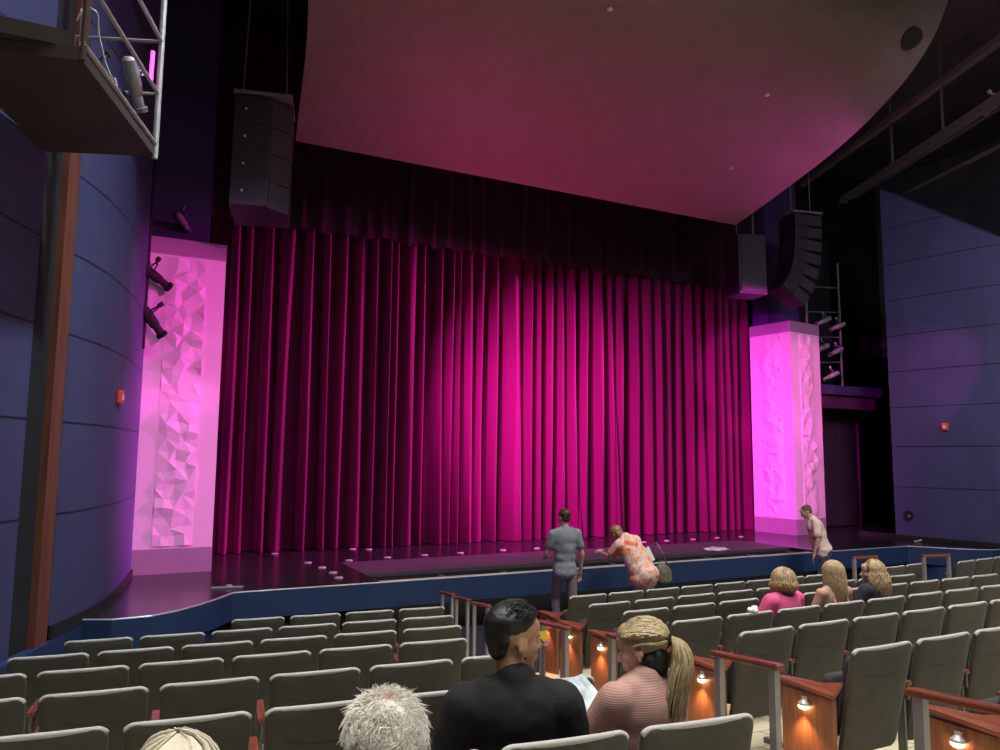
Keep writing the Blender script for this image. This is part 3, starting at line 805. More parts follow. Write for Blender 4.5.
F_pink = mat('bright_pink_shirt', (.85, .11, .30), .85, var=.1, vscale=10)
F_dark = mat('dark_cloth', (.03, .03, .04), .9, var=.15)
F_cream = mat('cream_pink_shirt', (.88, .66, .55), .85, var=.08, vscale=8, bump=.2, bscale=40)
F_peach = mat('peach_top', (.62, .30, .24), .85, var=.1)
F_jean = mat('blue_jeans', (.06, .08, .15), .9, var=.15)
F_shoe = mat('shoe_leather', (.12, .08, .06), .6)
# ribbed knit in dusty pink
F_knit = mat('dusty_pink_knit', (.50, .29, .24), .9)
_nt = F_knit.node_tree; _b = _nt.nodes['Principled BSDF']; _tc = _nt.nodes.new('ShaderNodeTexCoord'); _w = _nt.nodes.new('ShaderNodeTexWave')
_w.bands_direction = 'Z'; _w.inputs['Scale'].default_value = 34; _w.inputs['Distortion'].default_value = .6; _nt.links.new(_tc.outputs['Object'], _w.inputs['Vector'])
_bp = _nt.nodes.new('ShaderNodeBump'); _bp.inputs['Strength'].default_value = .35; _bp.inputs['Distance'].default_value = .003; _nt.links.new(_w.outputs['Fac'], _bp.inputs['Height']); _nt.links.new(_bp.outputs['Normal'], _b.inputs['Normal'])
# tie dye
F_tie = mat('tie_dye_shirt', (.8, .5, .45), .85)
_nt = F_tie.node_tree; _b = _nt.nodes['Principled BSDF']; _tc = _nt.nodes.new('ShaderNodeTexCoord'); _n = _nt.nodes.new('ShaderNodeTexNoise')
_n.inputs['Scale'].default_value = 7; _n.inputs['Detail'].default_value = 3; _n.inputs['Distortion'].default_value = 1.2; _nt.links.new(_tc.outputs['Object'], _n.inputs['Vector'])
_r = _nt.nodes.new('ShaderNodeValToRGB'); _nt.links.new(_n.outputs['Fac'], _r.inputs['Fac']); _nt.links.new(_r.outputs['Color'], _b.inputs['Base Color'])
_r.color_ramp.elements[0].position = .32; _r.color_ramp.elements[0].color = (.75, .12, .10, 1); _r.color_ramp.elements[1].position = .66; _r.color_ramp.elements[1].color = (.8, .38, .42, 1)
for p_, c_ in ((.42, (.85, .30, .12, 1)), (.50, (.85, .55, .48, 1)), (.57, (.85, .68, .64, 1))):
    _e = _r.color_ramp.elements.new(p_); _e.color = c_

def rotm(yaw, pitch, roll): return Euler((pitch, roll, 0)).to_matrix().to_4x4(), Matrix.Rotation(yaw, 4, 'Z')
def head_matrix(c, yaw=0, pitch=0, roll=0, s=1):
    a, b_ = rotm(R(pitch), 0, R(roll)); a = Euler((R(-pitch), R(roll), 0)).to_matrix().to_4x4()
    return Matrix.Translation(c) @ Matrix.Rotation(R(yaw), 4, 'Z') @ a @ Matrix.Scale(s, 4)
def head_prims(bm, H, fem=False):
    j = .9 if fem else 1
    ell(bm, (0, -.012, .035), (.074, .094, .083), H, u=20, v=14)
    ell(bm, (0, .028, -.02), (.062*j, .062, .085), H, u=20, v=14)
    ell(bm, (0, .035, -.072), (.045*j, .045, .034), H)
    ell(bm, (0, .072, -.094), (.019*j, .015, .014), H)
    ell(bm, (.034, .055, -.02), (.024, .026, .022), H); ell(bm, (-.034, .055, -.02), (.024, .026, .022), H)
    capsule(bm, (-.036, .078, .024), (.036, .078, .024), .011, .011, H)
    ell(bm, (0, .075, .05), (.045, .02, .035), H)
    capsule(bm, (0, .088, .016), (0, .108, -.022), .007, .011, H)
    ell(bm, (.010, .098, -.026), (.009, .009, .007), H); ell(bm, (-.010, .098, -.026), (.009, .009, .007), H)
    ell(bm, (0, .090, -.050), (.022, .010, .0065), H); ell(bm, (0, .088, -.062), (.018, .010, .007), H)
    for s in (-1, 1):
        m = H @ T(s*.074, -.004, -.008, 0, R(-12), s*R(-14))
        ell(bm, (0, 0, .004), (.009, .021, .031), m); capsule(bm, (s*.006, -.016, .02), (s*.008, -.014, -.014), .006, .006, m)
        capsule(bm, (s*.006, -.012, .026), (s*.005, .014, .02), .005, .004, m); ell(bm, (0, .006, -.027), (.006, .008, .010), m)
def hand_prims(bm, w, d, n, side=1, s=1., curl=.5):
    w = V(w); d = V(d).normalized(); n = V(n); n = (n - d*n.dot(d)).normalized(); t = d.cross(n)*side
    c = w + d*.045*s
    m = Matrix((t, d, n)).transposed().to_4x4(); m.translation = c
    ell(bm, (0, 0, 0), (.040*s, .052*s, .016*s), m)
    capsule(bm, w - d*.02*s, w + d*.03*s, .026*s, .028*s)
    for k, (o_, l) in enumerate(((.030, .070), (.010, .080), (-.011, .074), (-.030, .058))):
        p = w + (d*.085 + t*o_)*s; c1 = curl*.5; c2 = curl*1.2
        q = p + (d*math.cos(c1) + n*math.sin(c1))*l*.5*s; r = q + (d*math.cos(c2) + n*math.sin(c2))*l*.5*s
        capsule(bm, p - d*.01*s, q, .0095*s, .009*s); capsule(bm, q, r, .009*s, .0075*s)
    p = w + (d*.025 + t*.030)*s; q = p + (d*.6 + t*.7 + n*.2).normalized()*.038*s; r = q + (d*.85 + t*.3 + n*.4).normalized()*.032*s
    capsule(bm, p, q, .013*s, .011*s); capsule(bm, q, r, .011*s, .0085*s)

def torso_frame(J):
    up = (V(J['neck'])-V(J['pelvis'])).normalized(); x = (V(J['shR'])-V(J['shL'])).normalized()
    y = up.cross(x).normalized(); x = y.cross(up); return x, y, up
def torso(bm, J, g, inf=0., hem=0.):
    x, y, up = torso_frame(J); P_ = V(J['pelvis']); N_ = V(J['neck']); L_ = (N_-P_).length
    def e(f, rx, ry, rz, dy=0, dx=0):
        m = Matrix((x, y, up)).transposed().to_4x4(); m.translation = P_ + (N_-P_)*f + y*dy + x*dx
        ell(bm, (0, 0, 0), (rx*g+inf, ry*g+inf, rz), m, u=20, v=14)
    e(.02, .165, .12, .13); e(.28, .145, .11, .16, .01); e(.52, .155, .115, .17); e(.74, .168, .115, .15, .0)
    e(.84, .14, .085, .10, -.015)
    capsule(bm, V(J['shL'])-V((0, 0, .0)), V(J['shR']), .058*g+inf*.6, .058*g+inf*.6)
    capsule(bm, V(J['shL'])*.55+N_*.45-up*.0, V(J['shR'])*.55+N_*.45-up*.0, .055*g+inf*.6, .055*g+inf*.6)
def limbs(bm, J, g=1, legs=True, arms=True, hands=True, handn=((0, 0, -1), (0, 0, -1)), curl=.5, hs=1.):
    if arms:
        for q, sd in (('L', -1), ('R', 1)):
            capsule(bm, J['sh'+q], J['el'+q], .048*g, .037*g); capsule(bm, J['el'+q], J['wr'+q], .038*g, .026*g)
            if hands: hand_prims(bm, J['wr'+q], J.get('hd'+q) or (V(J['wr'+q])-V(J['el'+q])), handn[0 if q == 'L' else 1], sd, hs, curl)
    if legs:
        for q in 'LR':
            capsule(bm, J['hip'+q], J['kn'+q], .078*g, .052*g); capsule(bm, J['kn'+q], J['an'+q], .052*g, .034*g)
            a = V(J['an'+q]); f = V(J.get('ft'+q) or (0, 1, 0)); capsule(bm, a + V((0, 0, -.03)) - f*.03, a + V((0, 0, -.045)) + f*.14, .034, .028)
def person(loc, rz, label, J, H, skin, g=1., fem=False, voxel=.009, group=None, handn=((0, 0, -1), (0, 0, -1)), curl=.5, torso_skin=.92, eyes=True):
    bm = bmesh.new(); head_prims(bm, H, fem)
    hc = H @ V((0, -.02, -.04)); nk = V(J['neck']); capsule(bm, nk - V((0, 0, .03)), hc, .060*(.85 if fem else 1)*max(1, g*.95), .050*(.85 if fem else 1)*max(1, g*.95))
    torso(bm, J, g*torso_skin, -.004); limbs(bm, J, 1.0, handn=handn, curl=curl)
    o = blob('person', bm, skin, None, voxel, 3)
    o.location = loc; o.rotation_euler = (0, 0, rz); tag(o, label, 'person', group)
    if eyes:
        for s in (-1, 1):
            bm = bmesh.new(); ell(bm, (s*.030, .0745, .006), (.0105, .0105, .0075), H, u=12, v=8); e = link('eye', bm, M_eye, o, True)
            bm = bmesh.new(); ell(bm, (s*.030, .0815, .006), (.0045, .0045, .0045), H, u=10, v=6); link('iris', bm, M_iris, e, True)
    return o
def shirt(o, J, g, m, sleeve='short', inf=.012, voxel=.010, name='shirt', wrinkle=.006, hem=None, collar=True, rr=1.):
    bm = bmesh.new(); torso(bm, J, g, inf)
    if hem: # flared hem : list of (centre, radii)
        for c, r in hem: ell(bm, c, r, u=18, v=12)
    for q in 'LR':
        s_, e_, w_ = V(J['sh'+q]), V(J['el'+q]), V(J['wr'+q])
        if sleeve == 'long': capsule(bm, s_, e_, (.062*g+inf)*rr, (.050*g+inf)*rr); capsule(bm, e_, w_+(e_-w_)*.06, (.050*g+inf)*rr, .038*g+inf)
        elif sleeve == 'short': capsule(bm, s_, s_+(e_-s_)*.62, .060*g+inf, .056*g+inf)
    if collar: n = V(J['neck']); capsule(bm, n-V((0, 0, .06)), n + V((0, 0, .004)), .085*g, .068*g)
    s = blob(name, bm, m, o, voxel, 12)
    if wrinkle: displace(s, wrinkle, 9, 3); displace(s, wrinkle*.6, 22, 9)
    return s
def trousers(o, J, g, m, voxel=.012, full=True):
    bm = bmesh.new(); x, y, up = torso_frame(J); P_ = V(J['pelvis'])
    ell(bm, P_, (.150*g, .11*g, .11)); 
    for q in 'LR':
        capsule(bm, J['hip'+q], J['kn'+q], .092*g, .066*g); a = V(J['an'+q]); capsule(bm, J['kn'+q], a + (V(J['kn'+q])-a)*.12, .066*g, .052*g)
    s = blob('trousers', bm, m, o, voxel, 4); displace(s, .006, 14, 5); return s
def shoes(o, J, m=None):
    for q in 'LR':
        a = V(J['an'+q]); f = V(J.get('ft'+q) or (0, 1, 0)); bm = bmesh.new(); capsule(bm, a+V((0, 0, -.04))-f*.04, a+V((0, 0, -.045))+f*.16, .044, .038); ell(bm, a, (.046, .05, .05))
        for v in bm.verts:
            v.co.z = max(v.co.z, a.z-.085)
        link('shoe', bm, m or F_shoe, o, True)
def strands(name, paths, r, m, o, seg=3):
    bm = bmesh.new()
    for p in paths:
        n = len(p); tube(bm, p, [r*(.6+.6*math.sin(math.pi*min(1, (i+.6)/(n-.3)))) if i < n-1 else r*.25 for i in range(n)], seg, False)
    return link(name, bm, m, o, True)
def cap_hair(o, H, m, prims, voxel=.007, amp=.004, sc=30, name='hair'):
    bm = bmesh.new()
    for c, r in prims: ell(bm, c, r, H, u=20, v=14)
    s = blob(name, bm, m, o, voxel, 3)
    if amp: displace(s, amp, sc, 1); displace(s, amp*.6, sc*3, 5)
    return s
def seated(h=1.28, lean=0., sw=.19, g=1., knee=.5):
    k = h/1.28
    J = dict(pelvis=(0, .30, .53), neck=(0, .20+lean, 1.045*k), shL=(-sw, .205+lean, .985*k), shR=(sw, .205+lean, .985*k), elL=(-sw-.07, .27+lean*.8, .72), elR=(sw+.07, .27+lean*.8, .72),
             wrL=(-.13, .50, .64), wrR=(.13, .50, .64), hipL=(-.10, .34, .52), hipR=(.10, .34, .52), knL=(-.13, .34+knee*.86, .52), knR=(.13, .34+knee*.86, .52), anL=(-.13, .34+knee*.86+.05, .10), anR=(.13, .34+knee*.86+.05, .10))
    return J
def long_hair(o, H, m, length=.28, n=170, wave=.0, seed=1, r=.0055, spread=1., lo=70, back=.02, jag=.04, name='hair', rad=(.087, .108, .092), front=0.):
    """strands from the crown over the head, then hanging straight down in world space"""
    rr = random.Random(seed); Hi = H.inverted(); paths = []
    for i in range(n):
        ph = R(rr.uniform(lo, 360-lo))          # 0 = face direction
        k = rr.uniform(.98, 1.07); L_ = length*rr.uniform(1-jag*4, 1+jag); p = []
        for t in range(7):
            th = t/6*R(96)
            p.append(H @ V((math.sin(ph)*math.sin(th)*rad[0]*k, math.cos(ph)*math.sin(th)*rad[1]*k - .010, math.cos(th)*rad[2]*k + .03)))
        q = p[-1].copy(); hc = H @ V((0, -.03, 0)); out = (q-hc); out.z = 0; out.normalize(); n2 = 8
        for t in range(1, n2+1):
            f = t/n2; ww = wave*math.sin(f*9+i*.7); side = out.cross(V((0, 0, 1)))
            p.append(q + V((0, 0, -L_*f)) + out*(spread*.02*math.sin(f*2.6) - .025*f) + side*ww + out*ww*.6 + V((0, -back*f, 0)))
        paths.append(p)
    return strands(name, paths, r, m, o, 4)

# 1: big man in black, turned to the right
x, y = 1.38, 2.56; fz = floor_h(x, y+.35)
J = seated(1.22, -.01, .185, 1.12); J['shL'] = (-.195, .2, .925); J['shR'] = (.185, .2, .925); J['neck'] = (0, .19, 1.03); J['elL'] = (-.27, .24, .68); J['elR'] = (.26, .30, .68); J['wrL'] = (-.16, .48, .62); J['wrR'] = (.20, .52, .66)
H = head_matrix((-.0, .235, 1.165), -70, 2, 0, 1.13)
o = person((x, y, fz), R(-20), 'person in a black sweatshirt with short black hair, head turned to the right', J, H, S_tan, 1.2, voxel=.0075)
shirt(o, J, 1.14, F_black, 'long', .020, .011, 'sweatshirt', rr=1.08)
trousers(o, J, 1.1, F_dark); shoes(o, J)
s = cap_hair(o, H, H_black, [((0, -.024, .066), (.0785, .095, .070)), ((0, -.062, .025), (.068, .050, .062)), ((0, .028, .098), (.058, .058, .034)), ((0, -.066, -.02), (.052, .030, .040))], .006, .003, 26)
rr = random.Random(4); paths = []
for i in range(420):
    a = rr.uniform(0, 2*math.pi); th = rr.uniform(0, R(62)); d = V((math.sin(a)*math.sin(th), math.cos(a)*math.sin(th), math.cos(th)))
    p0 = V((d.x*.079, d.y*.098-.012, d.z*.088+.045)); q_ = .35 if d.y > .3 else 1; paths.append([H @ p0, H @ (p0 + d*.010 + V((rr.uniform(-.01, .01), .010*q_, .003))), H @ (p0 + d*.013 + V((rr.uniform(-.014, .014), .024*q_, .0)))])
strands('hair_tuft', paths, .0028, H_black, s)
bm = bmesh.new(); ell(bm, (.081, .004, -.040), (.005, .005, .006), H); link('earring', bm, H_black, o, True)

# 2: blonde ponytail, dusty pink knit
x, y = 2.10, 2.50; fz = floor_h(x, y+.35)
J = seated(1.17, .02, .175, 1.0); J['elL'] = (-.22, .36, .70); J['wrL'] = (-.13, .52, .72); J['elR'] = (.24, .30, .66)
H = head_matrix((.03, .27, 1.07), 30, 16, 6, 1.06)
o = person((x, y, fz), R(8), 'person with a long blonde ponytail and dusty pink knit top, looking down to the left', J, H, S_fair, 1., True, voxel=.0075)
shirt(o, J, 1.04, F_knit, 'long', .014, .010, 'knit_top', wrinkle=.004, rr=1.0)
trousers(o, J, 1.0, F_dark); shoes(o, J)
s = cap_hair(o, H, H_blond, [((0, -.020, .048), (.080, .098, .080)), ((0, .03, .070), (.066, .060, .050))], .006, .0, 20)
tie = V((.0, -.122, .020)); rr = random.Random(11); paths = []
for i in range(560):
    a = R(rr.uniform(-178, 178)); 
    hp = V((math.sin(a)*.075, .02+math.cos(a)*.075, .085 + .0*abs(a))) if abs(a) < R(70) else V((math.sin(a)*.080, -.01+math.cos(a)*.06, .03-.03*rr.random()))
    if rr.random() < .55: hp = V((rr.uniform(-.078, .078), rr.uniform(-.02, .085), .07))
    p = []
    for t in range(9):
        f = t/8; q = hp.lerp(tie, f); c = V((0, -.020, .042)); d = (q-c); e_ = math.sqrt((d.x/.087)**2+(d.y/.106)**2+(d.z/.088)**2)
        k = (1.0/e_) if e_ > 1e-4 else 1; k = k*(1-f**6)+1*f**6
        p.append(H @ (c + d*k*(1+.02*math.sin(i)) ))
    paths.append(p)
strands('hair_strand', paths, .0050, H_blond, s)
bm = bmesh.new(); tt = H @ tie; bm2 = bm
tube(bm, [H @ (tie+V((math.cos(a)*.018, .0, math.sin(a)*.018))) for a in [k*math.pi/6 for k in range(13)]], .010, 8, False); link('hair_tie', bm, H_black, o, True)
paths = []; base = H @ (tie + V((0, -.012, 0))); outw = (H.to_3x3() @ V((0, -1, 0))); outw.z = 0; outw.normalize(); sd = outw.cross(V((0, 0, 1)))
for i in range(420):
    a = rr.uniform(0, 2*math.pi); q = rr.random()**.4; w_ = rr.uniform(-1, 1); L_ = rr.uniform(.24, .33)
    p = [base + sd*math.cos(a)*.012*q + V((0, 0, math.sin(a)*.012*q))]
    for t in range(1, 11):
        f = t/10
        p.append(base + outw*(.075*math.sin(min(1, f*2.2)*math.pi/2)*(1+.6*math.sin(a)*q) - .07*f) + sd*(math.cos(a)*q*.072*math.sin(min(1, f*1.6)*math.pi/2) + .012*math.sin(f*5+i)) + V((0, 0, .018*math.sin(min(1, f*3)*math.pi) - L_*f**1.25)) - V((.05, .05, 0))*f*.3)
    paths.append(p)
strands('ponytail', paths, .0042, H_blond, o, 4)
cap_hair(o, H, H_black, [((0, -.058, -.035), (.062, .044, .055)), ((.025, -.03, -.045), (.050, .044, .050)), ((-.025, -.03, -.045), (.050, .044, .050)), ((0, -.055, -.075), (.055, .035, .04))], .007, .002, 20, 'dark_nape')  # black mass over the nape, below the blonde hair
# booklet she reads
bm = bmesh.new(); 
for s_, a in ((-1, 14), (1, -14)):
    box(bm, 0 if s_ > 0 else -.135, .135 if s_ > 0 else 0, -.105, .105, -.002, .002, T(0, 0, 0, 0, 0, R(a)))
M_print = mat('printed_page', (.55, .65, .8), .4, var=.5, vscale=16)
b_ = link('booklet', bm, M_print); b_.location = (1.93, 3.02, 1.40); b_.rotation_euler = (R(38), R(8), R(30)); tag(b_, 'open pale blue printed booklet held by the person with the ponytail', 'booklet')

# 3: white short hair, nearest
x, y = .545, 1.40; fz = floor_h(x, y+.35)
J = seated(1.24, .03, .2, 1.1); H = head_matrix((.0, .25, 1.125), 0, 4, 0, 1.0)
o = person((x, y, fz), 0, 'person with short ruffled white hair seen from behind at the bottom edge', J, H, S_fair, 1.1, voxel=.010)
shirt(o, J, 1.12, F_dark, 'long', .014, .012, 'jacket'); trousers(o, J, 1.1, F_dark); shoes(o, J)
s = cap_hair(o, H, H_white, [((0, -.022, .036), (.079, .098, .080)), ((0, -.06, .0), (.074, .052, .07))], .007, .003, 22)
rr = random.Random(5); paths = []
for i in range(2600):
    a = rr.uniform(0, 2*math.pi); th = math.acos(rr.uniform(-.25, 1)); d = V((math.sin(a)*math.sin(th), math.cos(a)*math.sin(th), math.cos(th)))
    if d.y > .75: continue
    if (d - V((.0, -.35, .93)).normalized()).length < .28 and rr.random() < .75: continue
    p0 = V((d.x*.081, d.y*.099-.018, d.z*.084+.038)); sw = V((rr.gauss(0, .35)+d.x*.4, -.2+rr.gauss(0, .3)-.3*(d.y < 0), -.35*(1-d.z)+rr.gauss(0, .25))); l = rr.uniform(.015, .034); sw = sw - d*sw.dot(d)
    paths.append([H @ p0, H @ (p0+(d*.45+sw*1.0)*l*.5), H @ (p0+(d*(.30 if d.z < .6 else .55)+sw*1.5)*l)])
strands('hair_strand', paths, .0011, H_white, s)
# 4: pale smooth hair at bottom left
x, y = .12, 1.36; fz = floor_h(x, y+.35)
J = seated(1.27, .02, .18, 1.0); H = head_matrix((.0, .24, 1.11), 4, 2, 0, .94)
o = person((x, y, fz), 0, 'person with smooth cream white hair cut off by the bottom left edge', J, H, S_fair, 1.0, True, voxel=.010)
shirt(o, J, 1.05, F_dark, 'long', .014, .012, 'jacket'); trousers(o, J, 1.0, F_dark); shoes(o, J)
s = cap_hair(o, H, H_cream, [((0, -.022, .040), (.086, .104, .088)), ((0, -.05, -.03), (.084, .07, .09))], .007, .002, 18)
rr = random.Random(8); paths = []
for i in range(700):
    a = rr.uniform(0, 2*math.pi); k = rr.uniform(1.0, 1.03+.09*(rr.random() < .06)); p = []
    for t in range(7):
        th = R(4)+t/6*R(100); aa = a + .5*th
        p.append(H @ V((math.sin(aa)*math.sin(th)*.088*k, math.cos(aa)*math.sin(th)*.106*k-.022, math.cos(th)*.090*k+.040)))
    paths.append(p)
strands('hair_strand', paths, .0022, H_cream, s)

# 5: pink shirt in centre block
yy = 4.75
x, y = 5.40, yy+.06; fz = floor_h(x, y+.35)
J = seated(1.17, .03, .17, 1.0); H = head_matrix((-.0, .25, 1.06), 6, 2, 0, 1.02)
o = person((x, y, fz), R(4), 'person in a bright pink shirt with short dark blonde hair, seated in the centre block', J, H, S_fair, 1.02, True, voxel=.011)
shirt(o, J, 1.06, F_pink, 'short', .012, .011); trousers(o, J, 1.0, F_dark); shoes(o, J)
s = cap_hair(o, H, H_dkbl, [((0, -.020, .045), (.092, .104, .086)), ((0, -.045, -.04), (.088, .075, .075))], .009, .007, 24)
long_hair(o, H, H_lb, .10, 200, .010, 21, .005, 1.4, 60, .0, .05, 'hair_strand', (.096, .112, .096))
bm = bmesh.new(); n_ = V(J['neck']); tube(bm, [n_ + V((math.cos(a)*.075, math.sin(a)*.07, .012+.012*math.sin(a))) for a in [k*math.pi/8 for k in range(17)]], .018, 8, False); link('collar', bm, F_dark, o, True)
# 6: long blonde hair
x, y = 6.03, yy+.06; fz = floor_h(x, y+.35)
J = seated(1.20, .03, .165, .92); H = head_matrix((.0, .25, 1.09), 2, 4, -3, 1.0)
o = person((x, y, fz), R(-2), 'person with long straight blonde hair and a peach strap top, seated', J, H, S_fair, .95, True, voxel=.010, torso_skin=1.0)
bm = bmesh.new(); x_, y_, u_ = torso_frame(J); 
for c, r in (((0, .30, .62), (.165, .125, .15)), ((0, .28, .80), (.158, .12, .12))): ell(bm, c, r)
for s_ in (-1, 1): capsule(bm, (s_*.085, .33, .84), (s_*.085, .24, .995), .016, .016); capsule(bm, (s_*.085, .24, .995), (s_*.08, .15, .84), .016, .016)
blob('strap_top', bm, F_peach, o, .010, 3); trousers(o, J, .95, F_jean); shoes(o, J)
cap_hair(o, H, H_lb, [((0, -.020, .045), (.085, .100, .084)), ((0, -.065, -.05), (.072, .05, .11))], .009, .002, 24)
long_hair(o, H, H_lb, .25, 260, .004, 31, .005, .7, 62, .03, .05, 'hair_strand', (.09, .108, .094))
# 7: wavy hair, in profile looking left
x, y = 6.63, yy+.06; fz = floor_h(x, y+.35)
J = seated(1.19, .03, .165, .95); H = head_matrix((.0, .25, 1.07), 40, 2, 0, 1.0)
o = person((x, y, fz), R(10), 'person with wavy light brown hair in profile, beside the one with long blonde hair', J, H, S_fair, .95, True, voxel=.010)
shirt(o, J, 1.0, F_dark, 'short', .010, .011); trousers(o, J, 1.0, F_dark); shoes(o, J)
cap_hair(o, H, H_dkbl, [((0, -.024, .045), (.088, .098, .084)), ((0, -.07, -.05), (.080, .055, .10))], .009, .008, 22)
long_hair(o, H, H_lb, .23, 240, .016, 41, .0055, 1.8, 66, .03, .06, 'hair_strand', (.094, .108, .094))

# 8: man in grey t-shirt walking away
J = dict(pelvis=(0, 0, .93), neck=(.0, -.0, 1.47), shL=(-.19, 0, 1.40), shR=(.19, 0, 1.40), elL=(-.25, .06, 1.13), elR=(.26, -.02, 1.11), wrL=(-.17, .28, 1.07), wrR=(.27, .06, .86),
         hipL=(-.09, 0, .90), hipR=(.09, 0, .90), knL=(-.08, .14, .50), knR=(.10, -.03, .49), anL=(-.08, .10, .09), anR=(.10, -.20, .11))
H = head_matrix((-.0, .035, 1.625), 14, 2, 0, 1.0)
o = person((5.66, 9.25, 0.02), R(-6), 'person in a grey t-shirt and mauve trousers standing with back turned before the stage', J, H, S_fair, 1.05, voxel=.012, eyes=False)
shirt(o, J, 1.0, F_greyt, 'short', .010, .014, hem=[((0, 0, .87), (.185, .14, .12)), ((0, 0, .95), (.165, .12, .12)), ((0, 0, 1.08), (.16, .12, .14)), ((0, 0, 1.2), (.165, .12, .14))]); trousers(o, J, 1.02, F_mauve); shoes(o, J)
cap_hair(o, H, H_brown, [((0, -.022, .048), (.082, .098, .082)), ((0, -.058, .005), (.073, .052, .072))], .007, .006, 30)

# 9: woman bending over the front wall
J = dict(pelvis=(.02, -.06, .78), neck=(-.08, .20, 1.29), shL=(-.25, .16, 1.20), shR=(.10, .18, 1.24), elL=(-.29, .34, 1.00), elR=(.17, .42, 1.02), wrL=(-.24, .52, 1.04), wrR=(.06, .62, 1.0),
         hipL=(-.09, -.10, .78), hipR=(.09, -.10, .78), knL=(-.09, -.02, .43), knR=(.10, -.08, .43), anL=(-.09, -.14, .09), anR=(.10, -.2, .09))
H = head_matrix((-.14, .34, 1.33), 12, 34, 0, 1.0)
o = person((6.98, 9.28, .005), R(10), 'person in a pink and orange tie dye shirt bending over the blue front wall', J, H, S_fair, 1.1, True, voxel=.012, eyes=False)
shirt(o, J, 1.2, F_tie, 'short', .02, .014, hem=[((.02, -.15, .78), (.20, .13, .16)), ((.02, -.06, .72), (.24, .19, .18)), ((.0, -.03, .86), (.23, .17, .18)), ((-.02, .03, .98), (.23, .17, .18)), ((-.05, .08, 1.08), (.225, .16, .17)), ((-.07, .13, 1.17), (.21, .14, .12))]); trousers(o, J, 1.08, F_mauve); shoes(o, J)
cap_hair(o, H, H_dkbl, [((0, -.022, .048), (.088, .102, .086)), ((0, -.05, -.02), (.084, .06, .08))], .008, .008, 26)
bag = empty('shoulder_bag', (7.40, 9.22, .62)); bag.rotation_euler = (0, R(-12), R(-25)); tag(bag, 'olive shoulder bag hanging beside the bending person in tie dye', 'bag')
bm = bmesh.new(); ell(bm, (0, 0, .14), (.14, .07, .16)); ell(bm, (0, 0, .06), (.13, .07, .09)); s = blob('pouch', bm, mat('olive_bag', (.16, .15, .10), .8, var=.5, vscale=18), bag, .012, 4)
bm = bmesh.new(); tube(bm, [(-.11, 0, .22), (-.10, 0, .42), (-.06, .0, .60), (.0, 0, .62), (.07, 0, .42), (.11, 0, .22)], .012, 6); link('strap', bm, M_leg, bag, True)
bm = bmesh.new(); box(bm, -.035, .035, -.01, .01, .36, .58, T(-.02, -.03, .02, 0, 0, R(-14)), .006); link('tag', bm, M_paper, bag)
bm = bmesh.new(); box(bm, -.09, .09, -.01, .01, -.02, .02, None, .006); q_ = link('phone', bm, M_paper); q_.location = (6.66, 9.88, 1.06); q_.rotation_euler = (R(20), 0, R(20)); tag(q_, 'small white card held out by the bending person in tie dye', 'card')

# 10: man in cream pink shirt leaning, right
J = dict(pelvis=(0, .04, .92), neck=(-.02, .20, 1.44), shL=(-.19, .15, 1.38), shR=(.18, .15, 1.38), elL=(-.25, .16, 1.10), elR=(.25, .03, 1.12), wrL=(-.24, .22, .86), wrR=(.26, .08, .86),
         hipL=(-.09, 0, .90), hipR=(.09, 0, .90), knL=(-.09, .10, .49), knR=(.10, -.05, .49), anL=(-.09, .02, .09), anR=(.10, -.2, .10))
H = head_matrix((-.02, .30, 1.565), 8, 26, 0, 1.0)
o = person((11.10, 9.42, .005), R(48), 'person in a cream pink short sleeved shirt leaning forward by the right column', J, H, S_fair, 1.08, voxel=.011)
shirt(o, J, 1.12, F_cream, 'short', .018, .014, hem=[((0, .05, .86), (.195, .15, .11)), ((0, .05, .94), (.19, .14, .13)), ((0, .09, 1.02), (.19, .15, .16)), ((0, .13, 1.18), (.18, .15, .16))]); trousers(o, J, 1.02, F_jean); shoes(o, J)
cap_hair(o, H, H_grey, [((0, -.022, .046), (.078, .096, .078)), ((0, -.055, .005), (.072, .05, .068))], .008, .003, 30)

# small things
bm = bmesh.new(); ell(bm, (0, 0, .02), (.055, .04, .022)); ell(bm, (.03, .01, .03), (.03, .03, .02)); q_ = blob('tissue', bm, M_paper, None, .006, 1); displace(q_, .012, 40, 2)
q_.location = (4.72, 4.755, floor_h(4.7, 4.9)+.872); tag(q_, 'crumpled white tissue on top of a grey seat in the centre block', 'tissue')
t = empty('toy_flower', (2.53, 4.40, floor_h(2.53, 4.40))); tag(t, 'small yellow star shaped toy seen just past the lips of the person in black', 'toy')
bm = bmesh.new()
pts = []
for k in range(10):
    a = k*math.pi/5; r = .042 if k % 2 == 0 else .024; pts.append((r*math.cos(a), r*math.sin(a)))
prism(bm, pts, -.012, .012, T(0, 0, .93, R(-30), R(80), R(14))); link('bloom', bm, mat('yellow_toy', (.75, .55, .08), .5), t)
bm = bmesh.new(); tube(bm, [(0, 0, .0), (0, 0, .92)], .012, 8); link('stem', bm, M_leg, t)
bm = bmesh.new(); ell(bm, (.01, 0, .875), (.026, .02, .016)); link('bow', bm, mat('lilac_toy', (.35, .28, .5), .5), t, True)

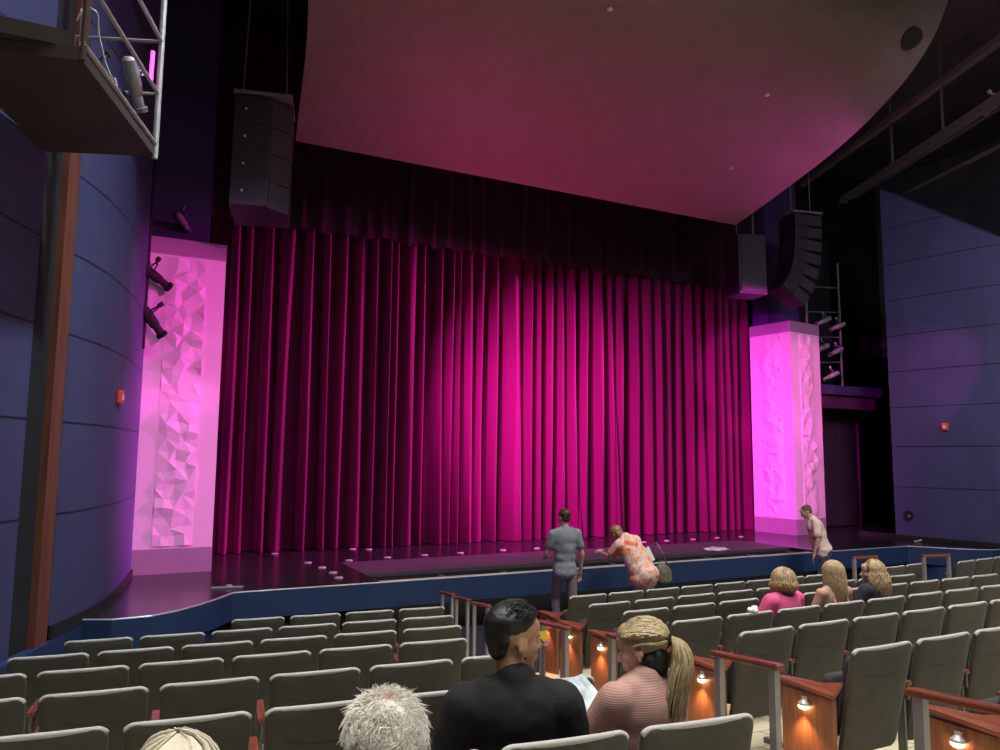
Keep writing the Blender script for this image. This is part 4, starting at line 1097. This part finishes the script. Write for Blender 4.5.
# ------------------------------------------------------------------ lights
def spot(loc, target, energy, col, size, blend=.5, soft=.1):
    l = bpy.data.lights.new('stage_spot', 'SPOT'); l.energy = energy; l.color = col; l.spot_size = R(size); l.spot_blend = blend; l.shadow_soft_size = soft
    o = bpy.data.objects.new('stage_spot', l); C.objects.link(o); o.location = loc
    o.rotation_euler = (V(target)-V(loc)).to_track_quat('-Z', 'Y').to_euler(); return o
def area(loc, target, energy, col, sx, sy, spread=180):
    l = bpy.data.lights.new('house_and_fill_light', 'AREA'); l.energy = energy; l.color = col; l.shape = 'RECTANGLE'; l.size = sx; l.size_y = sy; l.spread = R(spread)
    o = bpy.data.objects.new('house_and_fill_light', l); C.objects.link(o); o.location = loc
    o.rotation_euler = (V(target)-V(loc)).to_track_quat('-Z', 'Y').to_euler(); return o
MG = (1, .05, .72)
# left column : soft pink
for tz in (2.0, 4.5): spot((2.6, 5.2, 5.7), (.55, 12.2, tz), 1200, (1, .06, .60), 25, .5)
# right column
for tz, en in ((2.1, 1500), (4.5, 1500)): spot((5.8, 8.9, 5.7), (13.85, 13.1, tz), en*1.9, (1, .008, .80), 23, .35)
spot((14.9, 5.6, 6.6), (14.7, 12.7, 3.3), 1250, (1, .08, .50), 34, .4)
# curtain : crossing box-boom spots and a hot centre
spot((15.0, 10.2, 5.8), (4.0, 14.4, 2.9), 16000, MG, 44, .8)
spot((1.0, 8.9, 6.0), (10.6, 14.4, 2.7), 11000, MG, 44, 1)
spot((2.6, 7.8, 5.6), (8.5, 14.4, 1.9), 4300, MG, 42, 1)
# reflector spill
spot((6.5, 12.6, 1.0), (6.8, 9.6, 7.8), 900, (1, .06, .28), 100, 1, .5)
spot((13.9, 9.3, 7.6), (9.8, 8.9, 8.1), 600, (1, .08, .6), 40, 1, .2)
spot((13.4, 10.8, 5.4), (9.3, 9.4, 8.0), 120, (1, .08, .6), 60, .9, .2)
# house light, plus added fills for the right wall and seat backs
area((4, 2.5, 10.8), (4, 2.5, 0), 560, (1, .96, .90), 14, 8, 75)
area((7.5, 5.2, 9.6), (7.5, 9.4, 0.5), 190, (1, .96, .92), 9, 1.2, 90)
area((2.6, 5.9, 10.3), (-.6, 8.6, 2.5), 62, (.72, .85, 1), .3, .3, 62)
area((9.5, 2.5, 8.5), (16.0, 9.5, 3.5), 110, (.85, .82, 1), 2, 2, 90)  # added wash to brighten the right blue wall
area((5.5, -3.5, 7.5), (5.5, 5.0, 1.0), 95, (.95, .97, 1), 10, 2, 120)  # added fill from behind for the seat backs, not a house fixture
w = bpy.data.worlds.new('world'); sc.world = w; w.use_nodes = True
w.node_tree.nodes['Background'].inputs[0].default_value = (.5, .5, .6, 1); w.node_tree.nodes['Background'].inputs[1].default_value = .02

# ------------------------------------------------------------------ camera
cam = bpy.data.cameras.new('camera'); co = bpy.data.objects.new('camera', cam); C.objects.link(co)
A, Pp, Ro = R(26.5), R(6.2), R(.5)
F = V((math.sin(A)*math.cos(Pp), math.cos(A)*math.cos(Pp), math.sin(Pp))); r0 = V((math.cos(A), -math.sin(A), 0)); u0 = r0.cross(F)
rt = r0*math.cos(Ro)+u0*math.sin(Ro); up = u0*math.cos(Ro)-r0*math.sin(Ro)
m3 = Matrix((rt, up, -F)).transposed(); co.matrix_world = Matrix.Translation((0, 0, 2.5)) @ m3.to_4x4()
cam.sensor_width = 36; cam.lens = 750/1000*36; cam.clip_start = .05
sc.camera = co
sc.view_settings.view_transform = 'Standard'; sc.view_settings.look = 'None'; sc.view_settings.gamma = 1; sc.view_settings.use_curve_mapping = False
sc.view_settings.exposure = 0
